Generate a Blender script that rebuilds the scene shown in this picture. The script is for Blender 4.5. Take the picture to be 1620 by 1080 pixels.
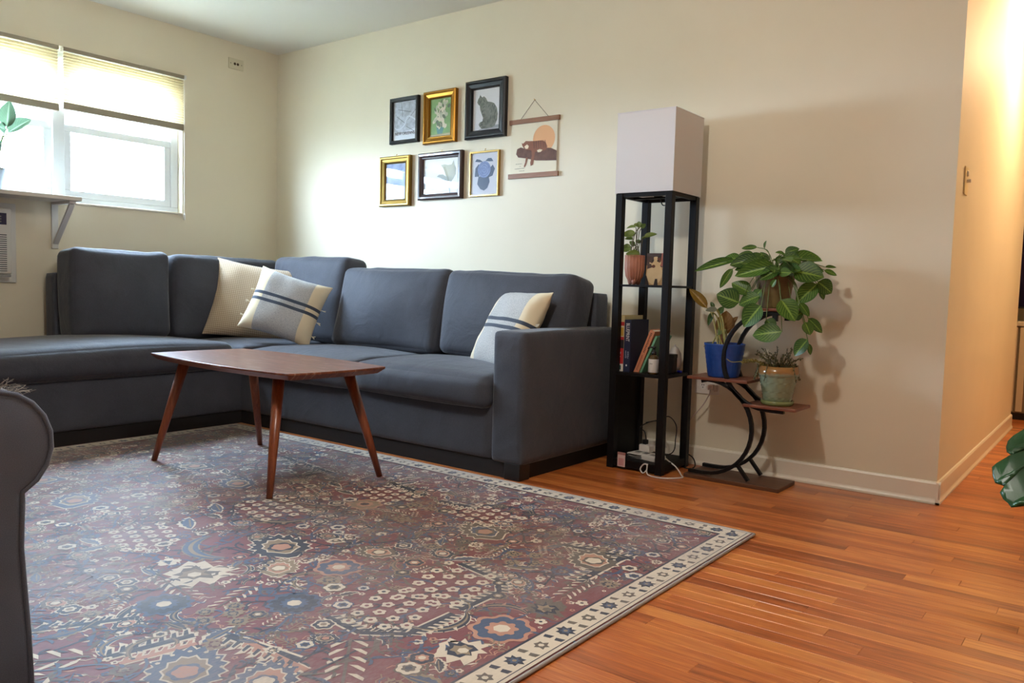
import bpy, bmesh, math, random
import numpy as np
from mathutils import Vector, Matrix

for _o in list(bpy.data.objects):
    bpy.data.objects.remove(_o, do_unlink=True)
SC = bpy.context.scene
COL = SC.collection
PI = math.pi
def R(a): return math.radians(a)

# ------------------------------------------------------------------ camera
cam_data = bpy.data.cameras.new('camera')
cam_data.sensor_width = 36.0
cam_data.lens = 1278.98 / 1620.0 * 36.0
cam_data.clip_start = 0.02
cam = bpy.data.objects.new('camera', cam_data)
COL.objects.link(cam)
_y, _p, _r = R(37.3137), R(-3.9200), R(1.5898)
_f = Vector((-math.sin(_y) * math.cos(_p), math.cos(_y) * math.cos(_p), math.sin(_p)))
_rt = Vector((math.cos(_y), math.sin(_y), 0))
_up = _rt.cross(_f)
_r2 = math.cos(_r) * _rt + math.sin(_r) * _up
_u2 = -math.sin(_r) * _rt + math.cos(_r) * _up
cam.matrix_world = Matrix((( _r2.x, _u2.x, -_f.x, 4.960), (_r2.y, _u2.y, -_f.y, -3.6492), (_r2.z, _u2.z, -_f.z, 0.8399), (0, 0, 0, 1)))
SC.camera = cam

# ------------------------------------------------------------------ sky, window portals, exposure
w = bpy.data.worlds.new('sky'); SC.world = w; w.use_nodes = True
_bg = w.node_tree.nodes['Background']
_bg.inputs['Color'].default_value = (0.64, 0.82, 1.0, 1)      # bright overcast sky
_bg.inputs['Strength'].default_value = 66.0
SC.view_settings.view_transform = 'Standard'
SC.view_settings.look = 'None'
SC.view_settings.gamma = 1.0
SC.view_settings.use_curve_mapping = False
SC.view_settings.exposure = 0.72

def portal(name, loc, rot, sx, sy):
    l = bpy.data.lights.new(name, 'AREA'); l.shape = 'RECTANGLE'; l.size = sx; l.size_y = sy
    l.cycles.is_portal = True
    o = bpy.data.objects.new(name, l); COL.objects.link(o); o.location = loc; o.rotation_euler = rot
    return o
WY0, WY1, WZ0, WZ1 = -2.225, -0.735, 1.245, 2.14            # window opening in the left wall
portal('window_portal', (-0.21, (WY0 + WY1) / 2, (WZ0 + WZ1) / 2), (0, R(-90), 0), WZ1 - WZ0, WY1 - WY0)

# ------------------------------------------------------------------ materials
def lin(c):
    out = []
    for v in c[:3]:
        v = v / 255.0
        out.append(v / 12.92 if v <= 0.04045 else ((v + 0.055) / 1.055) ** 2.4)
    return (*out, 1.0)
MATS = {}
def nodes(m): return m.node_tree.nodes, m.node_tree.links
def mat(name, rgb, rough=0.5, metal=0.0, spec=0.5, coat=0.0, sheen=0.0, bump=None, var=None, trans=0.0, sub=0.0):
    """rgb in sRGB 0-255; bump=(scale,strength,dist); var=(scale, other_rgb, detail) mottles the colour"""
    if name in MATS: return MATS[name]
    m = bpy.data.materials.new(name); m.use_nodes = True
    n, l = nodes(m); b = n['Principled BSDF']
    b.inputs['Base Color'].default_value = lin(rgb)
    b.inputs['Roughness'].default_value = rough
    b.inputs['Metallic'].default_value = metal
    b.inputs['Specular IOR Level'].default_value = spec
    b.inputs['Coat Weight'].default_value = coat
    b.inputs['Sheen Weight'].default_value = sheen
    b.inputs['Sheen Roughness'].default_value = 0.4
    b.inputs['Transmission Weight'].default_value = trans
    tc = n.new('ShaderNodeTexCoord')
    if var:
        nz = n.new('ShaderNodeTexNoise'); nz.inputs['Scale'].default_value = var[0]; nz.inputs['Detail'].default_value = 4
        l.new(tc.outputs['Object'], nz.inputs['Vector'])
        rp = n.new('ShaderNodeValToRGB'); rp.color_ramp.elements[0].position = 0.35; rp.color_ramp.elements[1].position = 0.65
        rp.color_ramp.elements[0].color = lin(rgb); rp.color_ramp.elements[1].color = lin(var[1])
        l.new(nz.outputs['Fac'], rp.inputs['Fac']); l.new(rp.outputs['Color'], b.inputs['Base Color'])
    if bump:
        nz = n.new('ShaderNodeTexNoise'); nz.inputs['Scale'].default_value = bump[0]; nz.inputs['Detail'].default_value = 3
        l.new(tc.outputs['Object'], nz.inputs['Vector'])
        bp = n.new('ShaderNodeBump'); bp.inputs['Strength'].default_value = bump[1]; bp.inputs['Distance'].default_value = bump[2]
        l.new(nz.outputs['Fac'], bp.inputs['Height']); l.new(bp.outputs['Normal'], b.inputs['Normal'])
    MATS[name] = m
    return m
def math_node(n, op, a=None, b=None):
    x = n.new('ShaderNodeMath'); x.operation = op
    if a is not None and not hasattr(a, 'links'): x.inputs[0].default_value = a
    if b is not None and not hasattr(b, 'links'): x.inputs[1].default_value = b
    return x
def ramp(n, stops):
    r = n.new('ShaderNodeValToRGB'); e = r.color_ramp.elements
    while len(e) < len(stops): e.new(0.5)
    for k, (p, c) in enumerate(stops): e[k].position = p; e[k].color = lin(c)
    return r

def wall_mat(name, rgb):
    return mat(name, rgb, 0.62, spec=0.35, bump=(180, 0.06, 0.002), var=(3.0, tuple(v - 3 for v in rgb)))
M_WALL = wall_mat('wall_paint', (231, 221, 197))
M_CEIL = mat('ceiling_paint', (232, 228, 216), 0.7, spec=0.2, bump=(120, 0.08, 0.002))
M_TRIM = mat('trim_paint', (236, 228, 210), 0.35, spec=0.5)
M_VINYL = mat('window_vinyl', (232, 236, 238), 0.35)
M_BLACK = mat('black_lacquer', (17, 15, 16), 0.5, spec=0.22, bump=(90, 0.05, 0.001))
M_BLKMETAL = mat('black_metal', (18, 17, 18), 0.42, spec=0.3)
M_WHITE = mat('white_plastic', (226, 222, 216), 0.4)
M_BLKPLASTIC = mat('black_plastic', (18, 18, 20), 0.45)
M_BRASS = mat('brass', (190, 150, 70), 0.3, metal=1.0)

def wood_mat(name, dark, mid, light, rough=0.3, coat=0.2, grain=(1.2, 22, 22), rnd=0.5, axis='X'):
    """stretched grain; every board differs through its object's random number"""
    m = bpy.data.materials.new(name); m.use_nodes = True; n, l = nodes(m); b = n['Principled BSDF']
    tc = n.new('ShaderNodeTexCoord'); oi = n.new('ShaderNodeObjectInfo')
    off = n.new('ShaderNodeVectorMath'); off.operation = 'SCALE'; off.inputs['Scale'].default_value = 37.0
    cmb = n.new('ShaderNodeCombineXYZ')
    for k in range(3): l.new(oi.outputs['Random'], cmb.inputs[k])
    l.new(cmb.outputs[0], off.inputs[0])
    add = n.new('ShaderNodeVectorMath'); add.operation = 'ADD'
    l.new(tc.outputs['Object'], add.inputs[0]); l.new(off.outputs[0], add.inputs[1])
    mp = n.new('ShaderNodeMapping'); mp.inputs['Scale'].default_value = grain
    l.new(add.outputs[0], mp.inputs['Vector'])
    nz = n.new('ShaderNodeTexNoise'); nz.inputs['Scale'].default_value = 2.0; nz.inputs['Detail'].default_value = 7; nz.inputs['Roughness'].default_value = 0.62; nz.inputs['Distortion'].default_value = 0.9
    l.new(mp.outputs[0], nz.inputs['Vector'])
    nz2 = n.new('ShaderNodeTexNoise'); nz2.inputs['Scale'].default_value = 11.0; nz2.inputs['Detail'].default_value = 3
    l.new(mp.outputs[0], nz2.inputs['Vector'])
    mx = n.new('ShaderNodeMix'); mx.data_type = 'FLOAT'; mx.inputs[0].default_value = 0.3
    l.new(nz.outputs['Fac'], mx.inputs[2]); l.new(nz2.outputs['Fac'], mx.inputs[3])
    sub = math_node(n, 'MULTIPLY_ADD'); sub.inputs[1].default_value = rnd; sub.inputs[2].default_value = -rnd / 2
    l.new(oi.outputs['Random'], sub.inputs[0])
    ad = math_node(n, 'ADD'); l.new(mx.outputs[0], ad.inputs[0]); l.new(sub.outputs[0], ad.inputs[1])
    rp = ramp(n, [(0.28, dark), (0.5, mid), (0.72, light)])
    l.new(ad.outputs[0], rp.inputs['Fac']); l.new(rp.outputs['Color'], b.inputs['Base Color'])
    b.inputs['Roughness'].default_value = rough; b.inputs['Coat Weight'].default_value = coat; b.inputs['Coat Roughness'].default_value = 0.18
    bp = n.new('ShaderNodeBump'); bp.inputs['Strength'].default_value = 0.08; bp.inputs['Distance'].default_value = 0.002
    l.new(nz2.outputs['Fac'], bp.inputs['Height']); l.new(bp.outputs['Normal'], b.inputs['Normal'])
    MATS[name] = m
    return m
M_FLOOR = wood_mat('oak_strip_floor', (136, 68, 30), (188, 102, 48), (222, 146, 76), rough=0.34, coat=0.3, rnd=0.28)
M_WALNUT = wood_mat('walnut_table', (76, 34, 20), (112, 56, 32), (150, 84, 52), rough=0.4, coat=0.3, rnd=0.1)
_n, _l = nodes(M_WALNUT); _tc = _n.new('ShaderNodeTexCoord'); _mp = _n.new('ShaderNodeMapping'); _mp.inputs['Scale'].default_value = (5, 42, 1); _mp.inputs['Rotation'].default_value = (0, 0, .12)
_nz = _n.new('ShaderNodeTexNoise'); _nz.inputs['Scale'].default_value = 1.6; _nz.inputs['Detail'].default_value = 5; _l.new(_tc.outputs['Object'], _mp.inputs['Vector']); _l.new(_mp.outputs[0], _nz.inputs['Vector'])
_rg = _n.new('ShaderNodeMapRange'); _rg.inputs['From Min'].default_value = .57; _rg.inputs['From Max'].default_value = .68; _rg.inputs['To Max'].default_value = .55; _l.new(_nz.outputs['Fac'], _rg.inputs['Value'])
_b = _n['Principled BSDF']; _old = _b.inputs['Base Color'].links[0].from_socket; _mx = _n.new('ShaderNodeMix'); _mx.data_type = 'RGBA'; _mx.inputs[7].default_value = lin((176, 140, 120)); _l.new(_rg.outputs[0], _mx.inputs[0]); _l.new(_old, _mx.inputs[6]); _l.new(_mx.outputs[2], _b.inputs['Base Color'])
M_LEGWOOD = wood_mat('walnut_leg', (92, 40, 16), (124, 58, 26), (150, 80, 40), rough=0.35, coat=0.3, grain=(22, 22, 1.5), rnd=0.1)
M_BOARD = wood_mat('brown_board', (66, 38, 24), (92, 58, 38), (112, 74, 50), rough=0.45, coat=0.05, rnd=0.1)
M_BOARD2 = wood_mat('red_brown_board', (98, 52, 34), (124, 70, 48), (142, 88, 62), rough=0.45, coat=0.05, rnd=0.1)
M_HANGER = wood_mat('walnut_hanger', (116, 74, 46), (140, 92, 60), (158, 110, 76), rough=0.5, coat=0.0, rnd=0.1)

def fabric_mat(name, rgb, rgb2, weave=420, rough=0.9, sheen=0.25, bump=0.25, folds=0.0):
    m = bpy.data.materials.new(name); m.use_nodes = True; n, l = nodes(m); b = n['Principled BSDF']
    tc = n.new('ShaderNodeTexCoord')
    nz = n.new('ShaderNodeTexNoise'); nz.inputs['Scale'].default_value = 5.0; nz.inputs['Detail'].default_value = 3
    nf = n.new('ShaderNodeTexNoise'); nf.inputs['Scale'].default_value = weave; nf.inputs['Detail'].default_value = 1
    l.new(tc.outputs['Object'], nz.inputs['Vector']); l.new(tc.outputs['Object'], nf.inputs['Vector'])
    mx = n.new('ShaderNodeMix'); mx.data_type = 'FLOAT'; mx.inputs[0].default_value = 0.55
    l.new(nz.outputs['Fac'], mx.inputs[2]); l.new(nf.outputs['Fac'], mx.inputs[3])
    rp = ramp(n, [(0.35, rgb), (0.65, rgb2)]); l.new(mx.outputs[0], rp.inputs['Fac'])
    l.new(rp.outputs['Color'], b.inputs['Base Color'])
    b.inputs['Roughness'].default_value = rough; b.inputs['Sheen Weight'].default_value = sheen; b.inputs['Sheen Roughness'].default_value = 0.35
    b.inputs['Specular IOR Level'].default_value = 0.32
    bp = n.new('ShaderNodeBump'); bp.inputs['Strength'].default_value = bump; bp.inputs['Distance'].default_value = 0.002
    l.new(nf.outputs['Fac'], bp.inputs['Height']); l.new(bp.outputs['Normal'], b.inputs['Normal'])
    if folds:
        nl = n.new('ShaderNodeTexNoise'); nl.inputs['Scale'].default_value = 6.5; nl.inputs['Detail'].default_value = 3; nl.inputs['Distortion'].default_value = 1.2
        b2 = n.new('ShaderNodeBump'); b2.inputs['Strength'].default_value = folds; b2.inputs['Distance'].default_value = 0.03
        l.new(tc.outputs['Object'], nl.inputs['Vector']); l.new(nl.outputs['Fac'], b2.inputs['Height']); l.new(b2.outputs['Normal'], bp.inputs['Normal'])
    MATS[name] = m
    return m
M_SOFA = fabric_mat('charcoal_linen', (60, 62, 70), (76, 78, 87), rough=0.75, sheen=0.3, folds=0.2)
M_VELVET = fabric_mat('grey_velvet', (88, 96, 112), (110, 118, 136), weave=700, sheen=0.45, bump=0.1)

def leaf_mat(name, dark, light, vein=None, rows=8.0, vw=0.16, trans=0.35):
    """leaf blade with midrib and herringbone veins along its own length (UV)"""
    m = bpy.data.materials.new(name); m.use_nodes = True; n, l = nodes(m); b = n['Principled BSDF']
    uv = n.new('ShaderNodeUVMap'); sp = n.new('ShaderNodeSeparateXYZ'); l.new(uv.outputs[0], sp.inputs[0])
    oi = n.new('ShaderNodeObjectInfo')
    a = math_node(n, 'SUBTRACT', None, 0.5); l.new(sp.outputs['X'], a.inputs[0])
    ab = math_node(n, 'ABSOLUTE'); l.new(a.outputs[0], ab.inputs[0])
    tc = n.new('ShaderNodeTexCoord'); nz = n.new('ShaderNodeTexNoise'); nz.inputs['Scale'].default_value = 3.5; l.new(tc.outputs['Object'], nz.inputs['Vector'])
    mixf = math_node(n, 'MULTIPLY_ADD', None, 0.55); mixf.inputs[2].default_value = -0.02
    l.new(nz.outputs['Fac'], mixf.inputs[0])
    rj = math_node(n, 'MULTIPLY_ADD', None, 0.45); l.new(oi.outputs['Random'], rj.inputs[0]); l.new(mixf.outputs[0], rj.inputs[2])
    base = ramp(n, [(0.15, dark), (0.85, light)]); l.new(rj.outputs[0], base.inputs['Fac'])
    col = base.outputs['Color']
    if vein:
        v1 = math_node(n, 'MULTIPLY', None, rows); l.new(sp.outputs['Y'], v1.inputs[0])
        v2 = math_node(n, 'MULTIPLY', None, rows * 0.75); l.new(ab.outputs[0], v2.inputs[0])
        v3 = math_node(n, 'SUBTRACT'); l.new(v1.outputs[0], v3.inputs[0]); l.new(v2.outputs[0], v3.inputs[1])
        fr = math_node(n, 'FRACT'); l.new(v3.outputs[0], fr.inputs[0])
        c1 = math_node(n, 'LESS_THAN', None, vw); l.new(fr.outputs[0], c1.inputs[0])
        c3 = math_node(n, 'LESS_THAN', None, 0.40); l.new(ab.outputs[0], c3.inputs[0])
        c13 = math_node(n, 'MULTIPLY'); l.new(c1.outputs[0], c13.inputs[0]); l.new(c3.outputs[0], c13.inputs[1])
        c2 = math_node(n, 'LESS_THAN', None, 0.045); l.new(ab.outputs[0], c2.inputs[0])
        mxx = math_node(n, 'MAXIMUM'); l.new(c13.outputs[0], mxx.inputs[0]); l.new(c2.outputs[0], mxx.inputs[1])
        sc = math_node(n, 'MULTIPLY', None, 0.75); l.new(mxx.outputs[0], sc.inputs[0])
        mc = n.new('ShaderNodeMix'); mc.data_type = 'RGBA'; mc.inputs[7].default_value = lin(vein)
        l.new(sc.outputs[0], mc.inputs[0]); l.new(col, mc.inputs[6]); col = mc.outputs[2]
    l.new(col, b.inputs['Base Color'])
    b.inputs['Roughness'].default_value = 0.38; b.inputs['Specular IOR Level'].default_value = 0.4
    tr = n.new('ShaderNodeBsdfTranslucent'); l.new(col, tr.inputs['Color'])
    ms = n.new('ShaderNodeMixShader'); ms.inputs[0].default_value = trans
    l.new(b.outputs[0], ms.inputs[1]); l.new(tr.outputs[0], ms.inputs[2]); l.new(ms.outputs[0], n['Material Output'].inputs['Surface'])
    MATS[name] = m
    return m

def glass_mat(name, tint=(250, 252, 255), boost=1.0):
    """flat pane: lets light straight through, mirrors at grazing angles"""
    m = bpy.data.materials.new(name); m.use_nodes = True; n, l = nodes(m)
    n.remove(n['Principled BSDF'])
    t = n.new('ShaderNodeBsdfTransparent'); t.inputs['Color'].default_value = lin(tint)
    g = n.new('ShaderNodeBsdfGlossy'); g.inputs['Roughness'].default_value = 0.02
    lw = n.new('ShaderNodeLayerWeight'); lw.inputs['Blend'].default_value = 0.5      # facing: same from both sides
    pw_ = math_node(n, 'POWER', None, 5.0); l.new(lw.outputs['Facing'], pw_.inputs[0])
    k = math_node(n, 'MULTIPLY_ADD', None, 0.9 * boost); k.inputs[2].default_value = 0.04 * boost; l.new(pw_.outputs[0], k.inputs[0])
    ms = n.new('ShaderNodeMixShader'); l.new(k.outputs[0], ms.inputs[0]); l.new(t.outputs[0], ms.inputs[1]); l.new(g.outputs[0], ms.inputs[2])
    l.new(ms.outputs[0], n['Material Output'].inputs['Surface'])
    MATS[name] = m
    return m
M_GLASS = glass_mat('pane_glass')

# ------------------------------------------------------------------ mesh helpers
class MB:
    def __init__(s): s.v = []; s.f = []; s.mi = []; s.uv = {}
    def add(s, verts, faces, mi=0):
        o = len(s.v); s.v += [tuple(p) for p in verts]
        for f in faces: s.f.append(tuple(i + o for i in f)); s.mi.append(mi)
        return s
    def box(s, lo, hi, mi=0, M=None):
        x0, y0, z0 = lo; x1, y1, z1 = hi
        vs = [(x0,y0,z0),(x1,y0,z0),(x1,y1,z0),(x0,y1,z0),(x0,y0,z1),(x1,y0,z1),(x1,y1,z1),(x0,y1,z1)]
        if M is not None: vs = [tuple(M @ Vector(p)) for p in vs]
        return s.add(vs, [(3,2,1,0),(4,5,6,7),(0,1,5,4),(1,2,6,5),(2,3,7,6),(3,0,4,7)], mi)
    def tube(s, pts, r, n=8, mi=0, cap=True):
        pts = [Vector(p) for p in pts]; k = len(pts)
        rr = r if isinstance(r, (list, tuple)) else [r] * k
        ref = Vector((0.13, 0.31, 0.94)); vs = []; prev = None
        for i, p in enumerate(pts):
            t = (pts[min(i + 1, k - 1)] - pts[max(i - 1, 0)]).normalized()
            if prev is None:
                a = t.cross(ref)
                if a.length < 0.1: a = t.cross(Vector((1, 0, 0)))
            else: a = prev - t * prev.dot(t)
            a.normalize(); prev = a; b = t.cross(a)
            for j in range(n):
                an = 2 * PI * j / n
                vs.append(p + (a * math.cos(an) + b * math.sin(an)) * rr[i])
        fs = [(i*n+j, i*n+(j+1)%n, (i+1)*n+(j+1)%n, (i+1)*n+j) for i in range(k-1) for j in range(n)]
        if cap: fs += [tuple(range(n))[::-1], tuple((k-1)*n + j for j in range(n))]
        return s.add(vs, fs, mi)
    def flat_bar(s, pts, wid, thick, side, mi=0):
        """rectangular bar along pts; side = constant width direction"""
        pts = [Vector(p) for p in pts]; k = len(pts); sd = Vector(side).normalized(); vs = []
        for i, p in enumerate(pts):
            t = (pts[min(i + 1, k - 1)] - pts[max(i - 1, 0)]).normalized(); nn = t.cross(sd).normalized()
            for a, b in ((-1,-1),(1,-1),(1,1),(-1,1)): vs.append(p + sd * a * wid / 2 + nn * b * thick / 2)
        fs = [(i*4+j, i*4+(j+1)%4, (i+1)*4+(j+1)%4, (i+1)*4+j) for i in range(k-1) for j in range(4)]
        fs += [(3,2,1,0), tuple((k-1)*4 + j for j in range(4))]
        return s.add(vs, fs, mi)
    def lathe(s, prof, c=(0,0,0), n=32, mi=0, ripple=None):
        vs = []
        for (r, z) in prof:
            for j in range(n):
                an = 2 * PI * j / n; q = r * (ripple(an, z) if ripple else 1)
                vs.append((c[0] + q * math.cos(an), c[1] + q * math.sin(an), c[2] + z))
        k = len(prof)
        fs = [(i*n+j, i*n+(j+1)%n, (i+1)*n+(j+1)%n, (i+1)*n+j) for i in range(k-1) for j in range(n)]
        if prof[0][0] > 1e-5: fs.append(tuple(range(n))[::-1])
        if prof[-1][0] > 1e-5: fs.append(tuple((k-1)*n + j for j in range(n)))
        return s.add(vs, fs, mi)
    def prism(s, poly, d, mi=0, M=None):
        """poly (list of xy) extruded from z=0 to z=d, then moved by M"""
        k = len(poly); vs = [Vector((x, y, 0)) for x, y in poly] + [Vector((x, y, d)) for x, y in poly]
        if M is not None: vs = [M @ p for p in vs]
        fs = [tuple(range(k))[::-1], tuple(range(k, 2 * k))] + [(i, (i+1) % k, (i+1) % k + k, i + k) for i in range(k)]
        return s.add(vs, fs, mi)
    def build(s, name, mats, parent=None, smooth=False, bevel=0.0, loc=None, seg=2, angle=40, kind=None, recalc=True):
        me = bpy.data.meshes.new(name); me.from_pydata([tuple(p) for p in s.v], [], s.f)
        if not isinstance(mats, (list, tuple)): mats = [mats]
        for m in mats: me.materials.append(m)
        if len(mats) > 1: me.polygons.foreach_set('material_index', s.mi)
        if smooth: me.polygons.foreach_set('use_smooth', [True] * len(me.polygons))
        me.update()
        bm = bmesh.new(); bm.from_mesh(me)
        if recalc: bmesh.ops.recalc_face_normals(bm, faces=bm.faces)
        if bevel > 0:
            es = [e for e in bm.edges if len(e.link_faces) == 2 and e.calc_face_angle(0) > R(angle)]
            bmesh.ops.bevel(bm, geom=es, offset=bevel, segments=seg, profile=0.5, affect='EDGES', clamp_overlap=True)
        bm.to_mesh(me); bm.free()
        return link(me, name, parent, loc, kind)
def link(me, name, parent=None, loc=None, kind=None):
    o = bpy.data.objects.new(name, me); COL.objects.link(o)
    if parent is not None: o.parent = parent
    if loc is not None: o.location = loc
    if kind: o['kind'] = kind
    return o
def thing(name, label, cat, loc=(0, 0, 0), group=None):
    o = bpy.data.objects.new(name, None); COL.objects.link(o); o.location = loc; o.empty_display_size = 0.05
    return tag(o, label, cat, group)
def tag(o, label, cat, group=None):
    o['label'] = label; o['category'] = cat
    if group: o['group'] = group
    return o
def struct(o): o['kind'] = 'structure'; return o
def smooth_by_angle(o, a=35):
    me = o.data
    me.polygons.foreach_set('use_smooth', [True] * len(me.polygons))
    bm = bmesh.new(); bm.from_mesh(me)
    for e in bm.edges:
        e.smooth = not (len(e.link_faces) == 2 and e.calc_face_angle(0) > R(a))
    bm.to_mesh(me); bm.free(); return o
def rounded_box(half, r, puff=(0, 0, 0), n=16, fn=None, power=1.0):
    """soft upholstered block: rounded edges, faces bulging by puff; fn(p)->p bends it"""
    t = np.sin(np.linspace(-PI / 2, PI / 2, n + 1)); idx = {}; vs = []; fs = []
    h = np.array(half, float)
    def vid(p):
        k = tuple(np.round(p, 5))
        if k not in idx: idx[k] = len(vs); vs.append(np.array(p, float))
        return idx[k]
    for ax in range(3):
        a, b = [(1, 2), (2, 0), (0, 1)][ax]
        for sg in (-1, 1):
            g = [[None] * (n + 1) for _ in range(n + 1)]
            for i in range(n + 1):
                for j in range(n + 1):
                    p = [0, 0, 0]; p[ax] = sg; p[a] = t[i]; p[b] = t[j]; g[i][j] = vid(p)
            for i in range(n):
                for j in range(n):
                    q = (g[i][j], g[i+1][j], g[i+1][j+1], g[i][j+1]); fs.append(q if sg > 0 else q[::-1])
    P = np.array(vs); pos = P * h; inner = np.clip(pos, -(h - r), h - r); d = pos - inner
    ln = np.linalg.norm(d, axis=1, keepdims=True); out = np.where(ln > 1e-9, inner + d / np.maximum(ln, 1e-9) * r, pos)
    for ax in range(3):
        a, b = [(1, 2), (2, 0), (0, 1)][ax]
        wgt = ((1 - P[:, a] ** 2) * (1 - P[:, b] ** 2)) ** power
        out[:, ax] += puff[ax] * wgt * np.sign(P[:, ax]) * (np.abs(P[:, ax]) ** 3)
    if fn: out = np.array([fn(p, q) for p, q in zip(out, P)])
    mb = MB(); mb.add([tuple(p) for p in out], fs); return mb
def text_mesh(body, size, M, material, name, parent, depth=0.0003, align='LEFT', xscale=1.0):
    c = bpy.data.curves.new(name, 'FONT'); c.body = body; c.size = size; c.align_x = align; c.align_y = 'CENTER'; c.extrude = depth; c.resolution_u = 2
    o = bpy.data.objects.new(name, c); COL.objects.link(o)
    dg = bpy.context.evaluated_depsgraph_get()
    me = bpy.data.meshes.new_from_object(o.evaluated_get(dg))
    bpy.data.objects.remove(o, do_unlink=True)
    me.transform(Matrix.Diagonal((xscale, 1, 1, 1))); me.transform(M); me.materials.clear(); me.materials.append(material)
    return link(me, name, parent)
def axes(o, x, y, z):
    x, y, z = Vector(x), Vector(y), Vector(z)
    return Matrix(((x.x, y.x, z.x, o[0]), (x.y, y.y, z.y, o[1]), (x.z, y.z, z.z, o[2]), (0, 0, 0, 1)))
def bez(pts, n=8):
    """Catmull-Rom through pts"""
    P = [Vector(p) for p in pts]; P = [P[0] * 2 - P[1]] + P + [P[-1] * 2 - P[-2]]; out = []
    for i in range(1, len(P) - 2):
        for k in range(n):
            t = k / n; a, b, c, d = P[i-1], P[i], P[i+1], P[i+2]
            out.append(0.5 * ((2*b) + (c-a)*t + (2*a-5*b+4*c-d)*t*t + (-a+3*b-3*c+d)*t**3))
    out.append(P[-2]); return out
# ------------------------------------------------------------------ room shell
HZ = 2.44; LX = 4.378; T = 0.2
def wall(name, boxes, m=None):
    mb = MB()
    for lo, hi in boxes: mb.box(lo, hi)
    return struct(mb.build(name, m or M_WALL))
wall('wall_left', [((-T, -6.2, 0), (0, WY0, HZ)), ((-T, WY1, 0), (0, 0.2, HZ)), ((-T, WY0, 0), (0, WY1, WZ0)), ((-T, WY0, WZ1), (0, WY1, HZ))])
wall('wall_back', [((0, 0, 0), (LX, 0.12, HZ))])
wall('wall_hall', [((LX - 0.12, 0.12, 0), (LX, 2.55, HZ))])
wall('wall_hall_right', [((5.6, 0.14, 0), (5.74, 3.6, HZ)), ((5.6, 0, 0), (6.8, 0.14, HZ))])
wall('wall_hall_end', [((2.6, 3.45, 0), (5.6, 3.6, HZ)), ((2.6, 2.43, 0), (2.74, 3.45, HZ)), ((2.74, 2.43, 0), (LX - 0.12, 2.55, HZ))])
wall('wall_right', [((6.8, -6.2, 0), (7.0, 0.14, HZ))])
wall('wall_front', [((-T, -6.4, 0), (7.0, -6.2, HZ))])
struct(MB().box((-T, -6.4, HZ), (7.0, 3.6, HZ + 0.12)).build('ceiling', M_CEIL))
# pale ground outside the house
struct(MB().box((-40, -40, -0.9), (40, 40, -0.8)).build('ground', mat('pale_paving', (176, 176, 168), 0.9, var=(0.5, (150, 156, 140)))))

# floor: slab, boards one by one where the photo shows them, the rest as one mesh
floor = struct(MB().box((-T, -6.4, -0.12), (7.0, 3.6, -0.019)).build('floor', mat('subfloor', (96, 60, 36), 0.8)))
PW = 0.057
rf = random.Random(11)
rest = MB()
def board_mesh(x0, x1, y0, y1):
    g = 0.00035
    return ((x0 + g, y0 + g, -0.019), (x1 - g, y1 - g, 0.0))
rows = int(9.9 / PW); count = 0
for i in range(rows):
    y0 = -6.3 + i * PW; y1 = y0 + PW; x = -0.1 - rf.random()
    while x < 6.9:
        x1 = x + rf.choice((0.35, 0.5, 0.62, 0.8, 0.95, 1.2, 1.45))
        a, b = max(x, -0.1), min(x1, 6.9)
        if b - a > 0.01:
            yc = (y0 + y1) / 2
            seen = (b > 2.85 and a < 4.95 and -2.7 < yc < 0.0 and not (b < 3.9 and yc < -1.0)) or (b > 4.36 and a < 4.95 and 0 <= yc < 2.9)
            lo, hi = board_mesh(a, b, y0, y1)
            if seen and count < 298:
                c = ((lo[0] + hi[0]) / 2, (lo[1] + hi[1]) / 2, 0)
                mb = MB().box([lo[k] - c[k] for k in range(3)], [hi[k] - c[k] for k in range(3)])
                mb.build('floor_board', M_FLOOR, floor, bevel=0.0006, seg=1, loc=c); count += 1
            else: rest.box(lo, hi)
        x = x1
rest.build('floor_boards', M_FLOOR, floor, kind='stuff')

# baseboards with shoe moulding
def baseboard(name, p0, p1, out):
    p0, p1, out = Vector(p0), Vector(p1), Vector(out); d = (p1 - p0)
    prof = [(0, 0), (0.016, 0), (0.016, 0.008), (0.012, 0.016), (0.010, 0.022), (0.010, 0.082), (0.006, 0.090), (0.0, 0.092)]
    mb = MB(); vs = [p0 + out * a + Vector((0, 0, b)) for a, b in prof] + [p1 + out * a + Vector((0, 0, b)) for a, b in prof]; k = len(prof)
    mb.add(vs, [(i, (i + 1) % k, (i + 1) % k + k, i + k) for i in range(k)] + [tuple(range(k))[::-1], tuple(range(k, 2 * k))])
    return struct(mb.build(name, M_TRIM))
baseboard('baseboard_back', (0, 0, 0), (LX + 0.016, 0, 0), (0, -1, 0))
baseboard('baseboard_hall', (LX, -0.016, 0), (LX, 2.55, 0), (1, 0, 0))
baseboard('baseboard_left', (0, -6.2, 0), (0, 0, 0), (1, 0, 0))
baseboard('baseboard_hall_end', (2.74, 3.45, 0), (5.6, 3.45, 0), (0, -1, 0))

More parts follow.
